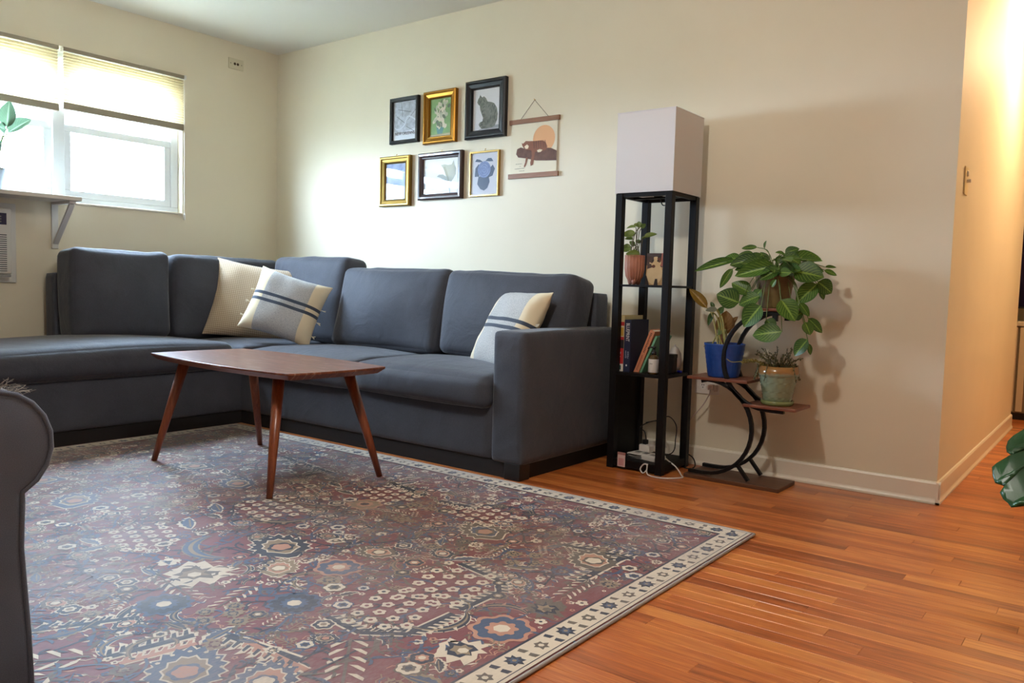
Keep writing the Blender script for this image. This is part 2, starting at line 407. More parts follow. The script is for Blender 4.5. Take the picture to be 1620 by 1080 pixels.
# left window: two double-hung units with a mullion
def sash(win, ya, yb, za, zb, x, name, bar=0.042, th=0.03):
    f = MB()
    f.box((x, ya, za), (x + th, yb, za + bar)).box((x, ya, zb - bar), (x + th, yb, zb)).box((x, ya, za + bar), (x + th, ya + bar, zb - bar)).box((x, yb - bar, za + bar), (x + th, yb, zb - bar))
    s = f.build(name, M_VINYL, win, bevel=0.003)
    MB().box((x + th / 2 - 0.002, ya + bar, za + bar), (x + th / 2 + 0.002, yb - bar, zb - bar)).build('pane', M_GLASS, s)
    return s
win = struct(MB().box((-0.14, WY0, WZ0), (-0.05, WY1, WZ0 + 0.045)).box((-0.14, WY0, WZ1 - 0.045), (-0.05, WY1, WZ1)).box((-0.14, WY0, WZ0 + 0.045), (-0.05, WY0 + 0.05, WZ1 - 0.045)).box((-0.14, WY1 - 0.05, WZ0 + 0.045), (-0.05, WY1, WZ1 - 0.045)).build('window_1', M_VINYL, bevel=0.004))
YM = -1.482
MB().box((-0.15, YM - 0.034, WZ0 + 0.045), (-0.035, YM + 0.034, WZ1 - 0.045)).build('mullion', M_VINYL, win, bevel=0.004)
for ya, yb in ((YM + 0.034, WY1 - 0.05), (WY0 + 0.05, YM - 0.034)):
    sash(win, ya, yb, WZ0 + 0.045, 1.712, -0.085, 'lower_sash')
    sash(win, ya, yb, 1.69, WZ1 - 0.045, -0.125, 'upper_sash')
MB().box((-0.05, WY0 + 0.001, WZ0), (0.012, WY1 - 0.001, WZ0 + 0.012)).build('window_sill', M_TRIM, win, bevel=0.003)
# cellular shades
def shade_cloth():
    m = bpy.data.materials.new('cellular_cloth'); m.use_nodes = True; n, l = nodes(m); n.remove(n['Principled BSDF'])
    d = n.new('ShaderNodeBsdfDiffuse'); d.inputs['Color'].default_value = lin((196, 184, 160))
    t = n.new('ShaderNodeBsdfTranslucent'); t.inputs['Color'].default_value = lin((236, 214, 168))
    ms = n.new('ShaderNodeMixShader'); ms.inputs[0].default_value = 0.17
    l.new(d.outputs[0], ms.inputs[1]); l.new(t.outputs[0], ms.inputs[2]); l.new(ms.outputs[0], n['Material Output'].inputs['Surface'])
    return m
M_CLOTH = shade_cloth()
M_RAIL = mat('shade_rail', (150, 138, 118), 0.5)
for k, (ya, yb, zb) in enumerate(((YM + 0.006, WY1 + 0.004, 1.785), (WY0 - 0.004, YM - 0.018, 1.768))):
    b = thing('cellular_shade', ['half-raised cream cellular shade nearest the room corner', 'half-raised cream cellular shade above the shelf with the rubber plant'][k], 'window shade', (0.0, (ya + yb) / 2, zb))
    hw = (yb - ya) / 2; H = 2.135 - zb
    MB().box((-0.02, -hw, H - 0.022), (0.02, hw, H)).build('head_rail', M_RAIL, b, bevel=0.002)
    MB().box((-0.016, -hw, 0), (0.016, hw, 0.040)).build('bottom_rail', M_RAIL, b, bevel=0.003)
    mb = MB(); np_ = 18; vs = []
    for i in range(np_ * 2 + 1):
        z = 0.040 + (H - 0.064) * i / (np_ * 2); x = 0.016 if i % 2 else 0.004
        vs += [(x, -hw + 0.003, z), (x, hw - 0.003, z)]
    mb.add(vs, [(2*i, 2*i+1, 2*i+3, 2*i+2) for i in range(np_ * 2)]); mb.build('pleated_cloth', M_CLOTH, b)
    if k == 0:
        MB().box((-0.016, hw + 0.001, H - 0.024), (0.024, hw + 0.014, H + 0.002)).build('end_bracket', M_WHITE, b, bevel=0.002)
        MB().tube([(0.012, hw + 0.004, H - 0.02), (0.012, hw + 0.005, -0.54)], 0.0012, 5).build('cord', M_WHITE, b)
        MB().lathe([(0.004, 0), (0.007, 0.004), (0.0075, 0.03), (0.003, 0.042)], (0.012, hw + 0.005, -0.575), 10).build('cord_tassel', M_WHITE, b, smooth=True)

# wall plate near the ceiling
pl = thing('wall_plate', 'cream blank wall plate with two dark jacks high beside the room corner', 'wall plate', (0.0005, -0.341, 2.262))
MB().box((0, -0.058, 0), (0.005, 0.058, 0.072)).build('plate', mat('cream_plate', (214, 205, 176), 0.45), pl, bevel=0.0015)
for yy in (-0.011, 0.012): MB().lathe([(0.0, 0.0), (0.009, 0.0), (0.009, 0.002), (0, 0.002)], (0, 0, 0), 12).build('jack', mat('dark_brown', (70, 52, 20), 0.5), pl, loc=(0.005, yy, 0.036)).rotation_euler = (0, R(90), 0)
for yy in (-0.042, 0.042): MB().lathe([(0.0, 0.0), (0.004, 0.0), (0.003, 0.0015), (0, 0.0015)], (0, 0, 0), 10).build('screw', mat('dull_screw', (150, 142, 118), 0.4), pl, loc=(0.005, yy, 0.036)).rotation_euler = (0, R(90), 0)

# shelf under the window with bracket
sh = thing('wall_shelf', 'long white wall shelf under the window above the air conditioner', 'shelf', (0, -2.0, 1.247))
MB().box((0.001, -0.55, 0), (0.262, 0.51, 0.022)).build('shelf_board', mat('shelf_white', (212, 206, 194), 0.45), sh, bevel=0.002)
for yy in (0.472, -0.42):
    br = MB(); br.box((0.001, yy - 0.018, -0.265), (0.014, yy + 0.018, 0)).box((0.014, yy - 0.018, -0.016), (0.235, yy + 0.018, 0))
    br.flat_bar([(0.016, yy, -0.235), (0.19, yy, -0.055), (0.222, yy, -0.018)], 0.03, 0.014, (0, 1, 0))
    br.build('bracket', mat('bracket_white', (206, 204, 200), 0.45), sh, bevel=0.002)
    MB().lathe([(0, 0), (0.006, 0), (0.004, 0.003), (0, 0.003)], n=10).build('screw', M_WHITE, sh, loc=(0.014, yy, -0.215)).rotation_euler = (0, R(90), 0)

# through-wall air conditioner
ac = thing('air_conditioner', 'white wall air conditioner with dark control panel under the shelf', 'air conditioner', (0.0, -2.06, 0.782))
M_AC = mat('ac_white', (214, 212, 206), 0.45)
MB().box((0.001, -0.36, 0), (0.016, 0.325, 0.435)).build('trim_plate', M_AC, ac, bevel=0.004)
MB().box((0.016, -0.33, 0.045), (0.055, 0.29, 0.405)).build('housing', M_AC, ac, bevel=0.012, seg=3)
MB().box((0.055, -0.30, 0.315), (0.0585, 0.262, 0.378)).build('control_panel', mat('navy_panel', (30, 32, 70), 0.25), ac, bevel=0.0015)
for i in range(3): MB().box((0.0585, -0.30, 0.327 + i * 0.014), (0.061, 0.235, 0.334 + i * 0.014)).build('control_vent', mat('panel_grey', (96, 94, 92), 0.5), ac)
MB().box((0.055, -0.31, 0.062), (0.0565, 0.262, 0.262)).build('grille_recess', mat('grille_dark', (58, 58, 66), 0.7), ac)
for i in range(17):
    z = 0.066 + i * 0.0115
    MB().box((0.056, -0.31, z), (0.062, 0.262, z + 0.0068)).build('grille_slat', M_AC, ac)
MB().box((0.055, -0.33, 0.030), (0.075, 0.275, 0.044)).build('drip_lip', mat('ac_grey', (150, 148, 146), 0.5), ac, bevel=0.003)

# light switch on the hall wall
sw = thing('light_switch', 'brass-edged toggle light switch on the warm hallway wall', 'light switch', (LX + 0.0005, 0.205, 1.272))
MB().box((0, -0.038, 0), (0.006, 0.038, 0.115)).build('plate', mat('ivory_plate', (226, 206, 160), 0.35), sw, bevel=0.002)
MB().box((0.006, -0.006, 0.05), (0.022, 0.006, 0.064)).build('toggle', M_WHITE, sw, bevel=0.002)
MB().lathe([(0, 0), (0.013, 0), (0.011, 0.006), (0, 0.007)], n=16).build('dimmer_knob', mat('pale_knob', (250, 244, 226), 0.3), sw, loc=(0.006, 0, 0.088), smooth=True).rotation_euler = (0, R(90), 0)

# round ceiling lamps: hallway and living room
def ceiling_lamp(label, x, y, watts, col, glow):
    t = thing('ceiling_lamp', label, 'ceiling lamp', (x, y, HZ - 0.001))
    MB().lathe([(0.0, 0), (0.11, 0), (0.11, -0.02), (0.0, -0.02)], n=32).build('lamp_base', M_BRASS, t)
    g = bpy.data.materials.new('lit_opal_glass'); g.use_nodes = True; b = g.node_tree.nodes['Principled BSDF']
    b.inputs['Emission Color'].default_value = (*col, 1); b.inputs['Emission Strength'].default_value = glow
    MB().lathe([(0.10, -0.02), (0.125, -0.05), (0.115, -0.10), (0.06, -0.135), (0.0, -0.142)], n=32).build('lamp_globe', g, t, smooth=True)
    l = bpy.data.lights.new('bulb', 'POINT'); l.energy = watts; l.color = col; l.shadow_soft_size = 0.06
    o = bpy.data.objects.new('bulb', l); COL.objects.link(o); o.location = (x, y, HZ - 0.25)
ceiling_lamp('round warm glass ceiling lamp in the hallway', 4.80, 1.55, 23, (1.0, 0.69, 0.41), 14.0)
ceiling_lamp('round white glass ceiling lamp above the rug in the living room', 3.50, -2.35, 30, (1.0, 0.95, 0.89), 6.0)

# far end of the hall: slatted cabinet with a dark screen
cb = thing('slatted_cabinet', 'pale slatted cabinet at the far end of the hallway', 'cabinet', (4.75, 3.2, 0))
MB().box((-0.62, -0.2, 0.05), (0.62, 0.2, 0.66)).build('body', mat('cabinet_inside', (120, 104, 84), 0.6), cb)
for i in range(22): MB().box((-0.615 + i * 0.056, -0.212, 0.06), (-0.575 + i * 0.056, -0.2, 0.65)).build('slat', mat('cabinet_slat', (196, 180, 152), 0.5), cb, bevel=0.002)
MB().box((-0.64, -0.22, 0.66), (0.64, 0.2, 0.69)).build('top_board', mat('cabinet_top', (206, 194, 172), 0.4), cb, bevel=0.003)
MB().box((-0.6, -0.19, 0.0), (0.6, 0.19, 0.05)).build('plinth', M_BLKPLASTIC, cb)
tvt = thing('television', 'dark blank television on the slatted cabinet', 'television', (4.75, 3.2, 0.69))
MB().box((-0.25, -0.09, 0.0), (0.25, 0.09, 0.014)).box((-0.04, -0.02, 0.014), (0.04, 0.02, 0.09)).build('stand', M_BLKPLASTIC, tvt)
MB().box((-0.60, -0.025, 0.09), (0.60, 0.025, 0.78)).build('casing', M_BLKPLASTIC, tvt, bevel=0.006)
MB().box((-0.585, -0.028, 0.105), (0.585, -0.0252, 0.765)).build('screen', mat('screen_glass', (22, 16, 46), 0.12), tvt)
# ------------------------------------------------------------------ rug
def rug_mat(name, rgb):
    m = bpy.data.materials.new(name); m.use_nodes = True; n, l = nodes(m); b = n['Principled BSDF']
    tc = n.new('ShaderNodeTexCoord')
    a = n.new('ShaderNodeTexNoise'); a.inputs['Scale'].default_value = 2.1; a.inputs['Detail'].default_value = 6; a.inputs['Roughness'].default_value = 0.6
    f = n.new('ShaderNodeTexNoise'); f.inputs['Scale'].default_value = 190; f.inputs['Detail'].default_value = 2
    mp = n.new('ShaderNodeMapping'); mp.inputs['Scale'].default_value = (1, 0.35, 1)
    l.new(tc.outputs['Object'], a.inputs['Vector']); l.new(tc.outputs['Object'], mp.inputs['Vector']); l.new(mp.outputs[0], f.inputs['Vector'])
    r = n.new('ShaderNodeMapRange'); r.inputs['From Min'].default_value = 0.42; r.inputs['From Max'].default_value = 0.74; r.inputs['To Min'].default_value = 0.06; r.inputs['To Max'].default_value = 0.58
    l.new(a.outputs['Fac'], r.inputs['Value'])
    r2 = n.new('ShaderNodeMapRange'); r2.inputs['From Min'].default_value = 0.3; r2.inputs['From Max'].default_value = 0.75; r2.inputs['To Min'].default_value = 0.5; r2.inputs['To Max'].default_value = 1.5
    l.new(f.outputs['Fac'], r2.inputs['Value'])
    k = math_node(n, 'MULTIPLY'); k.use_clamp = True; l.new(r.outputs[0], k.inputs[0]); l.new(r2.outputs[0], k.inputs[1])
    mx = n.new('ShaderNodeMix'); mx.data_type = 'RGBA'; mx.inputs[6].default_value = lin(rgb); mx.inputs[7].default_value = lin((152, 140, 137))
    l.new(k.outputs[0], mx.inputs[0]); l.new(mx.outputs[2], b.inputs['Base Color'])
    b.inputs['Roughness'].default_value = 0.62; b.inputs['Sheen Weight'].default_value = 0.5; b.inputs['Sheen Roughness'].default_value = 0.3; b.inputs['Specular IOR Level'].default_value = 0.4
    bp = n.new('ShaderNodeBump'); bp.inputs['Strength'].default_value = 0.3; bp.inputs['Distance'].default_value = 0.001
    l.new(f.outputs['Fac'], bp.inputs['Height']); l.new(bp.outputs['Normal'], b.inputs['Normal'])
    return m
CRIM, NAVY, SLATE, CREAM, TAN, PEACH, OLIVE, WINE = range(8)
RUGM = [rug_mat('rug_crimson', (126, 64, 67)), rug_mat('rug_navy', (44, 50, 66)), rug_mat('rug_slate', (70, 88, 116)), rug_mat('rug_cream', (220, 206, 184)),
        rug_mat('rug_tan', (148, 128, 102)), rug_mat('rug_peach', (188, 136, 112)), rug_mat('rug_olive', (104, 94, 82)), rug_mat('rug_wine', (92, 44, 52))]
RW, RD, RZ = 3.05, 2.44, 0.008
rug = thing('area_rug', 'faded crimson oriental area rug under the walnut coffee table', 'rug', (0.925, -0.94, 0))
rl = random.Random(5)
MB().box((0.006, -RD + 0.006, 0.0003), (RW - 0.006, -0.006, RZ)).build('field', RUGM[CRIM], rug)
# whipped edge cord
ec = MB()
for a, b in (((0, 0), (RW, 0)), ((RW, 0), (RW, -RD)), ((RW, -RD), (0, -RD)), ((0, -RD), (0, 0))):
    k = 90; ec.tube([(a[0] + (b[0]-a[0])*i/k, a[1] + (b[1]-a[1])*i/k, 0.0052) for i in range(k + 1)], [0.0048 + 0.0004 * (i % 2) for i in range(k + 1)], 6)
ec.build('edge_cord', mat('rug_cord', (164, 158, 156), 0.8), rug, smooth=True)
pm = MB(); seq = [0]; cnt = [0]
def poly(pts, c, layer):
    cnt[0] += 1; z = RZ + 0.0003 + layer * 0.00020 + (cnt[0] % 173) * 1.1e-6
    ar = sum(pts[i][0] * pts[(i + 1) % len(pts)][1] - pts[(i + 1) % len(pts)][0] * pts[i][1] for i in range(len(pts)))
    if ar > 0: pts = pts[::-1]
    pm.add([(x, -y, z) for x, y in pts], [tuple(range(len(pts)))], c)
def xf(pts, u, v, s, a):
    ca, sa = math.cos(a), math.sin(a); return [(u + s * (x * ca - y * sa), v + s * (x * sa + y * ca)) for x, y in pts]
def starp(n, r0, r1, ph=0.0, jit=0.0):
    return [((r0 if i % 2 == 0 else r1) * (1 + jit * (rl.random() - .5)) * math.cos(ph + PI * i / n), (r0 if i % 2 == 0 else r1) * (1 + jit * (rl.random() - .5)) * math.sin(ph + PI * i / n)) for i in range(2 * n)]
def disc(r, n=8, cx=0, cy=0): return [(cx + r * math.cos(2 * PI * i / n), cy + r * math.sin(2 * PI * i / n)) for i in range(n)]
def strip(path, wd, closed=False):
    L = []; Rr = []; k = len(path)
    for i, (x, y) in enumerate(path):
        x0, y0 = path[max(i - 1, 0)]; x1, y1 = path[min(i + 1, k - 1)]; d = math.hypot(x1 - x0, y1 - y0) or 1; nx, ny = -(y1 - y0) / d, (x1 - x0) / d
        wdi = wd[i] if isinstance(wd, list) else wd
        L.append((x + nx * wdi, y + ny * wdi)); Rr.append((x - nx * wdi, y - ny * wdi))
    return L + Rr[::-1]
def quadstrip(path, wd, c, layer, u=0, v=0, s=1, a=0):
    pl_ = strip(path, wd); k = len(path)
    for i in range(k - 1): poly(xf([pl_[i], pl_[i+1], pl_[2*k-2-i], pl_[2*k-1-i]], u, v, s, a), c, layer)
def petals(n, r, depth=.28):
    return [(r * (1 - depth + depth * abs(math.cos(n * th / 2)) ** .6) * math.cos(th), r * (1 - depth + depth * abs(math.cos(n * th / 2)) ** .6) * math.sin(th)) for th in [2 * PI * i / (n * 5) for i in range(n * 5)]]
def rosette(u, v, s, a=0, cs=(CREAM, NAVY, TAN), n=6):
    poly(xf(petals(n, 1), u, v, s, a), cs[0], 1); poly(xf(petals(n, .84), u, v, s, a), cs[1], 2); poly(xf(petals(n, .5, .4), u, v, s, a), cs[0], 3); seq[0] += 0; poly(xf(disc(.26, 7), u, v, s, a), cs[2], 4)
def flower4(u, v, s, a=0, c=CREAM, c2=NAVY):
    for k in range(5): poly(xf(disc(.42, 7, .58 * math.cos(k * 1.2566), .58 * math.sin(k * 1.2566)), u, v, s, a), c, 1)
    poly(xf(disc(.3, 6), u, v, s, a), c2, 2)
def ring(u, v, s, c=CREAM):
    poly(xf(petals(5, 1, .4), u, v, s, rl.random()), c, 2); poly(xf(disc(.36, 6), u, v, s, 0), CRIM if rl.random() < .6 else NAVY, 3)
def ringcluster(u, v, s, a=0, c=CREAM):
    for i in range(5):
        for j in range(4): p = xf([((i - 2) * .46 + (j % 2) * .22, (j - 1.5) * .44)], u, v, s, a)[0]; ring(p[0], p[1], s * .165, c)
def palmette(u, v, s, a=0, co=CREAM, ci=NAVY, cc=TAN):
    def fan(r, teeth):
        pts = []
        for i in range(teeth * 2 + 1):
            th = -2.2 + 4.4 * i / (teeth * 2); rr = r * (1.07 if i % 2 else .90) * (1 - .16 * abs(th) / 2.2)
            pts.append((.86 * rr * math.sin(th), 1.18 * rr * math.cos(th)))
        return pts + [(-.12 * r, -.95 * r), (.12 * r, -.95 * r)][::-1]
    poly(xf(fan(1.0, 13), u, v, s, a), co, 0); poly(xf(fan(.93, 13), u, v, s, a), ci, 1); poly(xf(fan(.60, 8), u, v, s, a), co, 2); poly(xf(fan(.54, 8), u, v, s, a), cc, 3); poly(xf(petals(6, .36), u, v, s, a), ci, 4); poly(xf(petals(5, .26), u, v, s, a), PEACH if cc != PEACH else CREAM, 5)
    for i in range(7): th = -1.5 + 3.0 * i / 6; poly(xf(disc(.055, 5, .66 * math.sin(th), .9 * math.cos(th)), u, v, s, a), co, 3)
def crescent(u, v, s, a=0, co=CREAM, ci=NAVY, teeth=9, span=2.3):
    pth = [(math.cos(PI/2 - span/2 + span*i/16), math.sin(PI/2 - span/2 + span*i/16) - .6) for i in range(17)]
    wd = [.04 + .13 * math.sin(PI * i / 16) for i in range(17)]
    quadstrip(pth, [q + .035 for q in wd], co, 0, u, v, s, a); quadstrip(pth, wd, ci, 1, u, v, s, a); quadstrip(pth, [q * .3 for q in wd], TAN, 2, u, v, s, a)
    for i in range(teeth):
        th = PI/2 - span/2 + span * (i + .5) / teeth; c, sn = math.cos(th), math.sin(th); r0, r1 = 1.05, 1.05 + .2 + .05 * (i % 2)
        q = [(r0 * math.cos(th - .07), r0 * math.sin(th - .07) - .6), (r1 * math.cos(th + .06), r1 * math.sin(th + .06) - .6), (r0 * math.cos(th + .07), r0 * math.sin(th + .07) - .6)]
        poly(xf(q, u, v, s, a), co if i % 2 else ci, 1)
def comb(u0, v0, u1, v1, teeth=9, wd=.009, tl=.035, side=1, co=CREAM, ci=NAVY):
    d = math.hypot(u1-u0, v1-v0); a = math.atan2(v1-v0, u1-u0)
    poly(xf([(0, -wd*1.7), (d, -wd*1.7), (d, wd*1.7), (0, wd*1.7)], u0, v0, 1, a), co, 0); poly(xf([(0, -wd), (d, -wd), (d, wd), (0, wd)], u0, v0, 1, a), ci, 1)
    for i in range(teeth):
        x = d * (i + .5) / teeth; y0 = side * wd
        poly(xf([(x - .011, y0), (x + .011, y0), (x + .02, y0 + side*tl*.6), (x + .006, y0 + side*tl), (x + .002, y0 + side*tl*.55)], u0, v0, 1, a), co, 1)
        poly(xf([(x - .006, y0), (x + .006, y0), (x + .013, y0 + side*tl*.55), (x + .004, y0 + side*tl*.5)], u0, v0, 1, a), ci, 2)
def leaf(u, v, s, a=0, co=CREAM, ci=SLATE):
    def lf(k, tth):
        up = [(-1 + 2*i/10, k * (.42 * math.sin(PI*i/10) + (.1 if i % 2 else 0) * tth)) for i in range(11)]; dn = [(-1 + 2*i/10, -k * .22 * math.sin(PI*i/10)) for i in range(9, 0, -1)]
        return up + dn
    poly(xf(lf(1.15, 1), u, v, s, a), co, 0); poly(xf([(x*.86, y*.74) for x, y in lf(1, 1)], u, v, s, a), ci, 1); poly(xf([(-.6, -.03), (.6, -.03), (.6, .05), (-.6, .05)], u, v, s, a), TAN, 2)
def sprig(u, v, s, a=0, c=CREAM, n=6):
    poly(xf([(-1, -.03), (1, -.03), (1, .03), (-1, .03)], u, v, s, a), c if c != CREAM else OLIVE, 1)
    for i in range(n):
        x = -1 + 2 * (i + .3) / n
        for sg in (1, -1): poly(xf([(x, sg*.05), (x + .16, sg*.2), (x + .3, sg*.34), (x + .2, sg*.36), (x + .04, sg*.22)], u, v, s, a), c, 1)
def vine(u, v, L, a=0, c=SLATE):
    ph = rl.random() * 6; am = .03 + .03 * rl.random(); k = 14
    pth = [(-L/2 + L*i/k, am * math.sin(ph + 5*i/k)) for i in range(k + 1)]
    quadstrip(pth, .0035, c, 0, u, v, 1, a)
    for i in range(1, k, 2):
        x, y = pth[i]; sg = 1 if (i//2) % 2 else -1
        poly(xf([(x, y), (x + .012, y + sg*.012), (x + .026, y + sg*.022), (x + .014, y + sg*.024), (x + .002, y + sg*.014)], u, v, 1, a), c, 1)
def blob(u, v, s, a=0, c=CREAM, c2=NAVY):
    poly(xf(starp(11, 1, .74, 0, .55), u, v, s, a), c, 1); poly(xf(starp(8, .6, .42, 0, .5), u, v, s, a), c2, 2); poly(xf(starp(6, .42, .26, 0, .4), u, v, s, a), TAN, 2.5); poly(xf(disc(.2, 6, .1, 0), u, v, s, a), c, 3)
# named large figures where the photo has them
placed = []
def put(fn, u, v, s, *ar, **kw):
    seq[0] += 1; fn(u, v, s, *ar, **kw); placed.append((u, v, s))
put(palmette, 1.98, 1.17, .12, 1.9); put(palmette, 2.13, 1.29, .075, 2.3, CREAM, TAN, PEACH); put(palmette, 2.24, 1.0, .07, 1.2, CREAM, OLIVE, PEACH)
put(blob, 1.99, 1.47, .10, .6, CREAM, OLIVE); put(flower4, 1.85, 1.47, .035); put(ringcluster, 1.56, 1.39, .11, .3); put(ringcluster, 1.58, .92, .12, .2)
put(leaf, 1.55, 1.22, .075, .5, CREAM, SLATE); put(leaf, 1.45, 1.05, .07, .4, CREAM, SLATE); put(crescent, 1.82, 1.32, .13, .4, TAN, SLATE); put(crescent, 1.72, .98, .12, -.6, TAN, NAVY)
put(rosette, 2.13, 1.64, .075, 0, (SLATE, NAVY, CREAM), 12); put(rosette, 2.37, 1.42, .075, 0, (SLATE, NAVY, CREAM), 12)
put(rosette, 2.87, 1.19, .085, .2, (PEACH, SLATE, CREAM), 8); put(rosette, 2.25, 1.17, .075, .5, (PEACH, SLATE, CREAM), 8); put(rosette, 1.80, .66, .07, .2, (PEACH, TAN, NAVY), 8)
put(crescent, 2.80, 1.10, .075, 2.6, PEACH, NAVY, 7); put(crescent, 2.74, 1.26, .085, -1.2, CREAM, NAVY, 8, 2.6); put(blob, 2.87, 1.34, .07, .2, CREAM, NAVY); put(blob, 2.88, 1.02, .065, .2, OLIVE, NAVY)
seq[0] += 1
comb(2.05, 1.92, 2.16, 1.72, 8, side=-1); comb(2.50, 1.42, 2.63, 1.43, 6, side=-1); comb(2.63, 1.43, 2.72, 1.36, 4, side=-1); comb(2.72, 1.36, 2.72, 1.20, 8, side=1)
comb(2.49, .91, 2.66, .94, 7, side=-1); comb(2.66, .94, 2.72, 1.01, 4, .007, side=-1); comb(2.72, 1.01, 2.72, 1.17, 7, side=1)
comb(1.97, .43, 2.15, .41, 8, .012, .03); comb(1.63, .36, 1.88, .41, 9, .012, .03); comb(.9, .36, 1.35, .42, 14, .012, .03); comb(2.62, .55, 2.86, .52, 9, .013, .05, -1); comb(2.83, .52, 2.84, .80, 9, .012, .045, 1)
put(ringcluster, 2.58, 1.26, .11, 1.2); put(ringcluster, 2.58, 1.06, .12, 1.3); put(ringcluster, 2.2, .46, .11, .2); put(ringcluster, 1.75, .5, .11, .2)
for sg, (ua, va, ub, vb) in ((1, (2.31, 1.88, 2.35, 1.69)), (-1, (2.41, 1.64, 2.64, 1.61))):
    seq[0] += 1; comb(ua, va, ub, vb, 7, .011, .05, -sg); comb(ua + .05, va - .01, ub + .045, vb + .02, 6, .008, .03, -sg, CREAM, PEACH)
put(palmette, 2.50, 1.80, .11, 2.2, CREAM, SLATE, TAN); put(palmette, 2.66, 1.72, .09, 2.6, CREAM, SLATE, PEACH); put(palmette, 2.78, .62, .10, 2.4, CREAM, OLIVE, PEACH); put(palmette, 2.35, .62, .10, 1.9, CREAM, OLIVE, SLATE)
put(palmette, 1.2, .8, .10, 2.0, CREAM, SLATE, TAN); put(palmette, .8, .75, .10, 1.0, CREAM, NAVY, TAN); put(palmette, 1.0, 1.35, .11, 2.2, CREAM, SLATE, TAN); put(palmette, 1.3, 1.75, .10, 1.5, CREAM, SLATE, PEACH); put(palmette, .6, 1.3, .1, .6, CREAM, SLATE, TAN)
put(sprig, 2.72, 1.55, .12, .8); put(sprig, 2.2, 2.0, .13, 2.2); put(sprig, 2.3, 2.1, .12, 1.6); put(sprig, 2.05, 1.56, .09, .1); put(sprig, 2.22, 1.49, .08, 1.2); put(sprig, 2.86, .84, .08, 1.5)
for (uu, vv) in ((2.25, 1.6), (2.31, 1.56), (2.27, 1.53), (2.36, 1.58), (2.56, .73), (2.62, .70), (2.66, .76), (2.60, .80), (2.70, .71)): put(blob, uu, vv, .028, 0, TAN, NAVY)
# scatter of small figures over the rest of the field
kinds = [lambda u, v: rosette(u, v, .016 + .02*rl.random(), rl.random()*6, rl.choice(((CREAM, NAVY, TAN), (TAN, NAVY, CREAM), (SLATE, CREAM, NAVY), (PEACH, NAVY, CREAM), (OLIVE, CREAM, NAVY)))),
         lambda u, v: flower4(u, v, .012 + .009*rl.random(), rl.random()*6), lambda u, v: leaf(u, v, .028 + .03*rl.random(), rl.random()*6, rl.choice((CREAM, TAN)), rl.choice((SLATE, OLIVE, NAVY))),
         lambda u, v: sprig(u, v, .03 + .028*rl.random(), rl.random()*6, rl.choice((CREAM, TAN, SLATE))), lambda u, v: crescent(u, v, .028 + .036*rl.random(), rl.random()*6, rl.choice((CREAM, TAN, PEACH)), rl.choice((NAVY, OLIVE, SLATE)), 6),
         lambda u, v: blob(u, v, .016 + .022*rl.random(), rl.random()*6, rl.choice((CREAM, TAN, OLIVE, SLATE)), rl.choice((NAVY, WINE))), lambda u, v: vine(u, v, .14 + .12*rl.random(), rl.random()*6, rl.choice((SLATE, NAVY, OLIVE, SLATE))),
         lambda u, v: palmette(u, v, .028 + .022*rl.random(), rl.random()*6, CREAM, rl.choice((NAVY, SLATE, OLIVE)), rl.choice((TAN, PEACH)))]
small = []
for _ in range(14000):
    u, v = .11 + rl.random() * (RW - .22), .11 + rl.random() * (RD - .22)
    if v > 2.35 or any((u-a)**2 + (v-b)**2 < (c * .95 + .02)**2 for a, b, c in placed) or any((u-a)**2 + (v-b)**2 < .047**2 for a, b in small): continue
    small.append((u, v)); seq[0] += 1; rl.choices(kinds, (4, 3, 3, 3, 3, 4, 3, 2))[0](u, v)
for _ in range(420):
    seq[0] += 1; vine(.12 + rl.random()*(RW-.24), .12 + rl.random()*(RD-.3), .12 + .15*rl.random(), rl.choice((0, PI/2, .7, 2.2)), rl.choice((SLATE, NAVY, OLIVE)))
tiny = []
for _ in range(16000):
    u, v = .11 + rl.random() * (RW - .22), .11 + rl.random() * (RD - .22)
    if v > 2.3 or any((u-a)**2 + (v-b)**2 < (c * .9)**2 for a, b, c in placed) or any(abs(u-a) < .026 and (u-a)**2 + (v-b)**2 < .026**2 for a, b in tiny[-900:]): continue
    tiny.append((u, v)); c_ = rl.choice((CREAM, CREAM, TAN, SLATE, SLATE, OLIVE, PEACH)); k_ = rl.random(); r_ = .004 + .006 * rl.random(); a_ = rl.random() * 6
    if k_ < .35: poly(xf(petals(5, 1, .45), u, v, r_ * 1.2, a_), c_, -.5); poly(xf(disc(.4, 5), u, v, r_ * 1.2, a_), WINE, -.2)
    elif k_ < .7: poly(xf([(-1.6, 0), (-.4, .45), (1.6, .1), (.2, -.35)], u, v, r_, a_), c_, -.5)
    else: quadstrip([(-.03, .004), (-.015, -.004), (0, .003), (.015, -.003), (.03, .004)], .0016, c_, -.5, u, v, 1, a_)
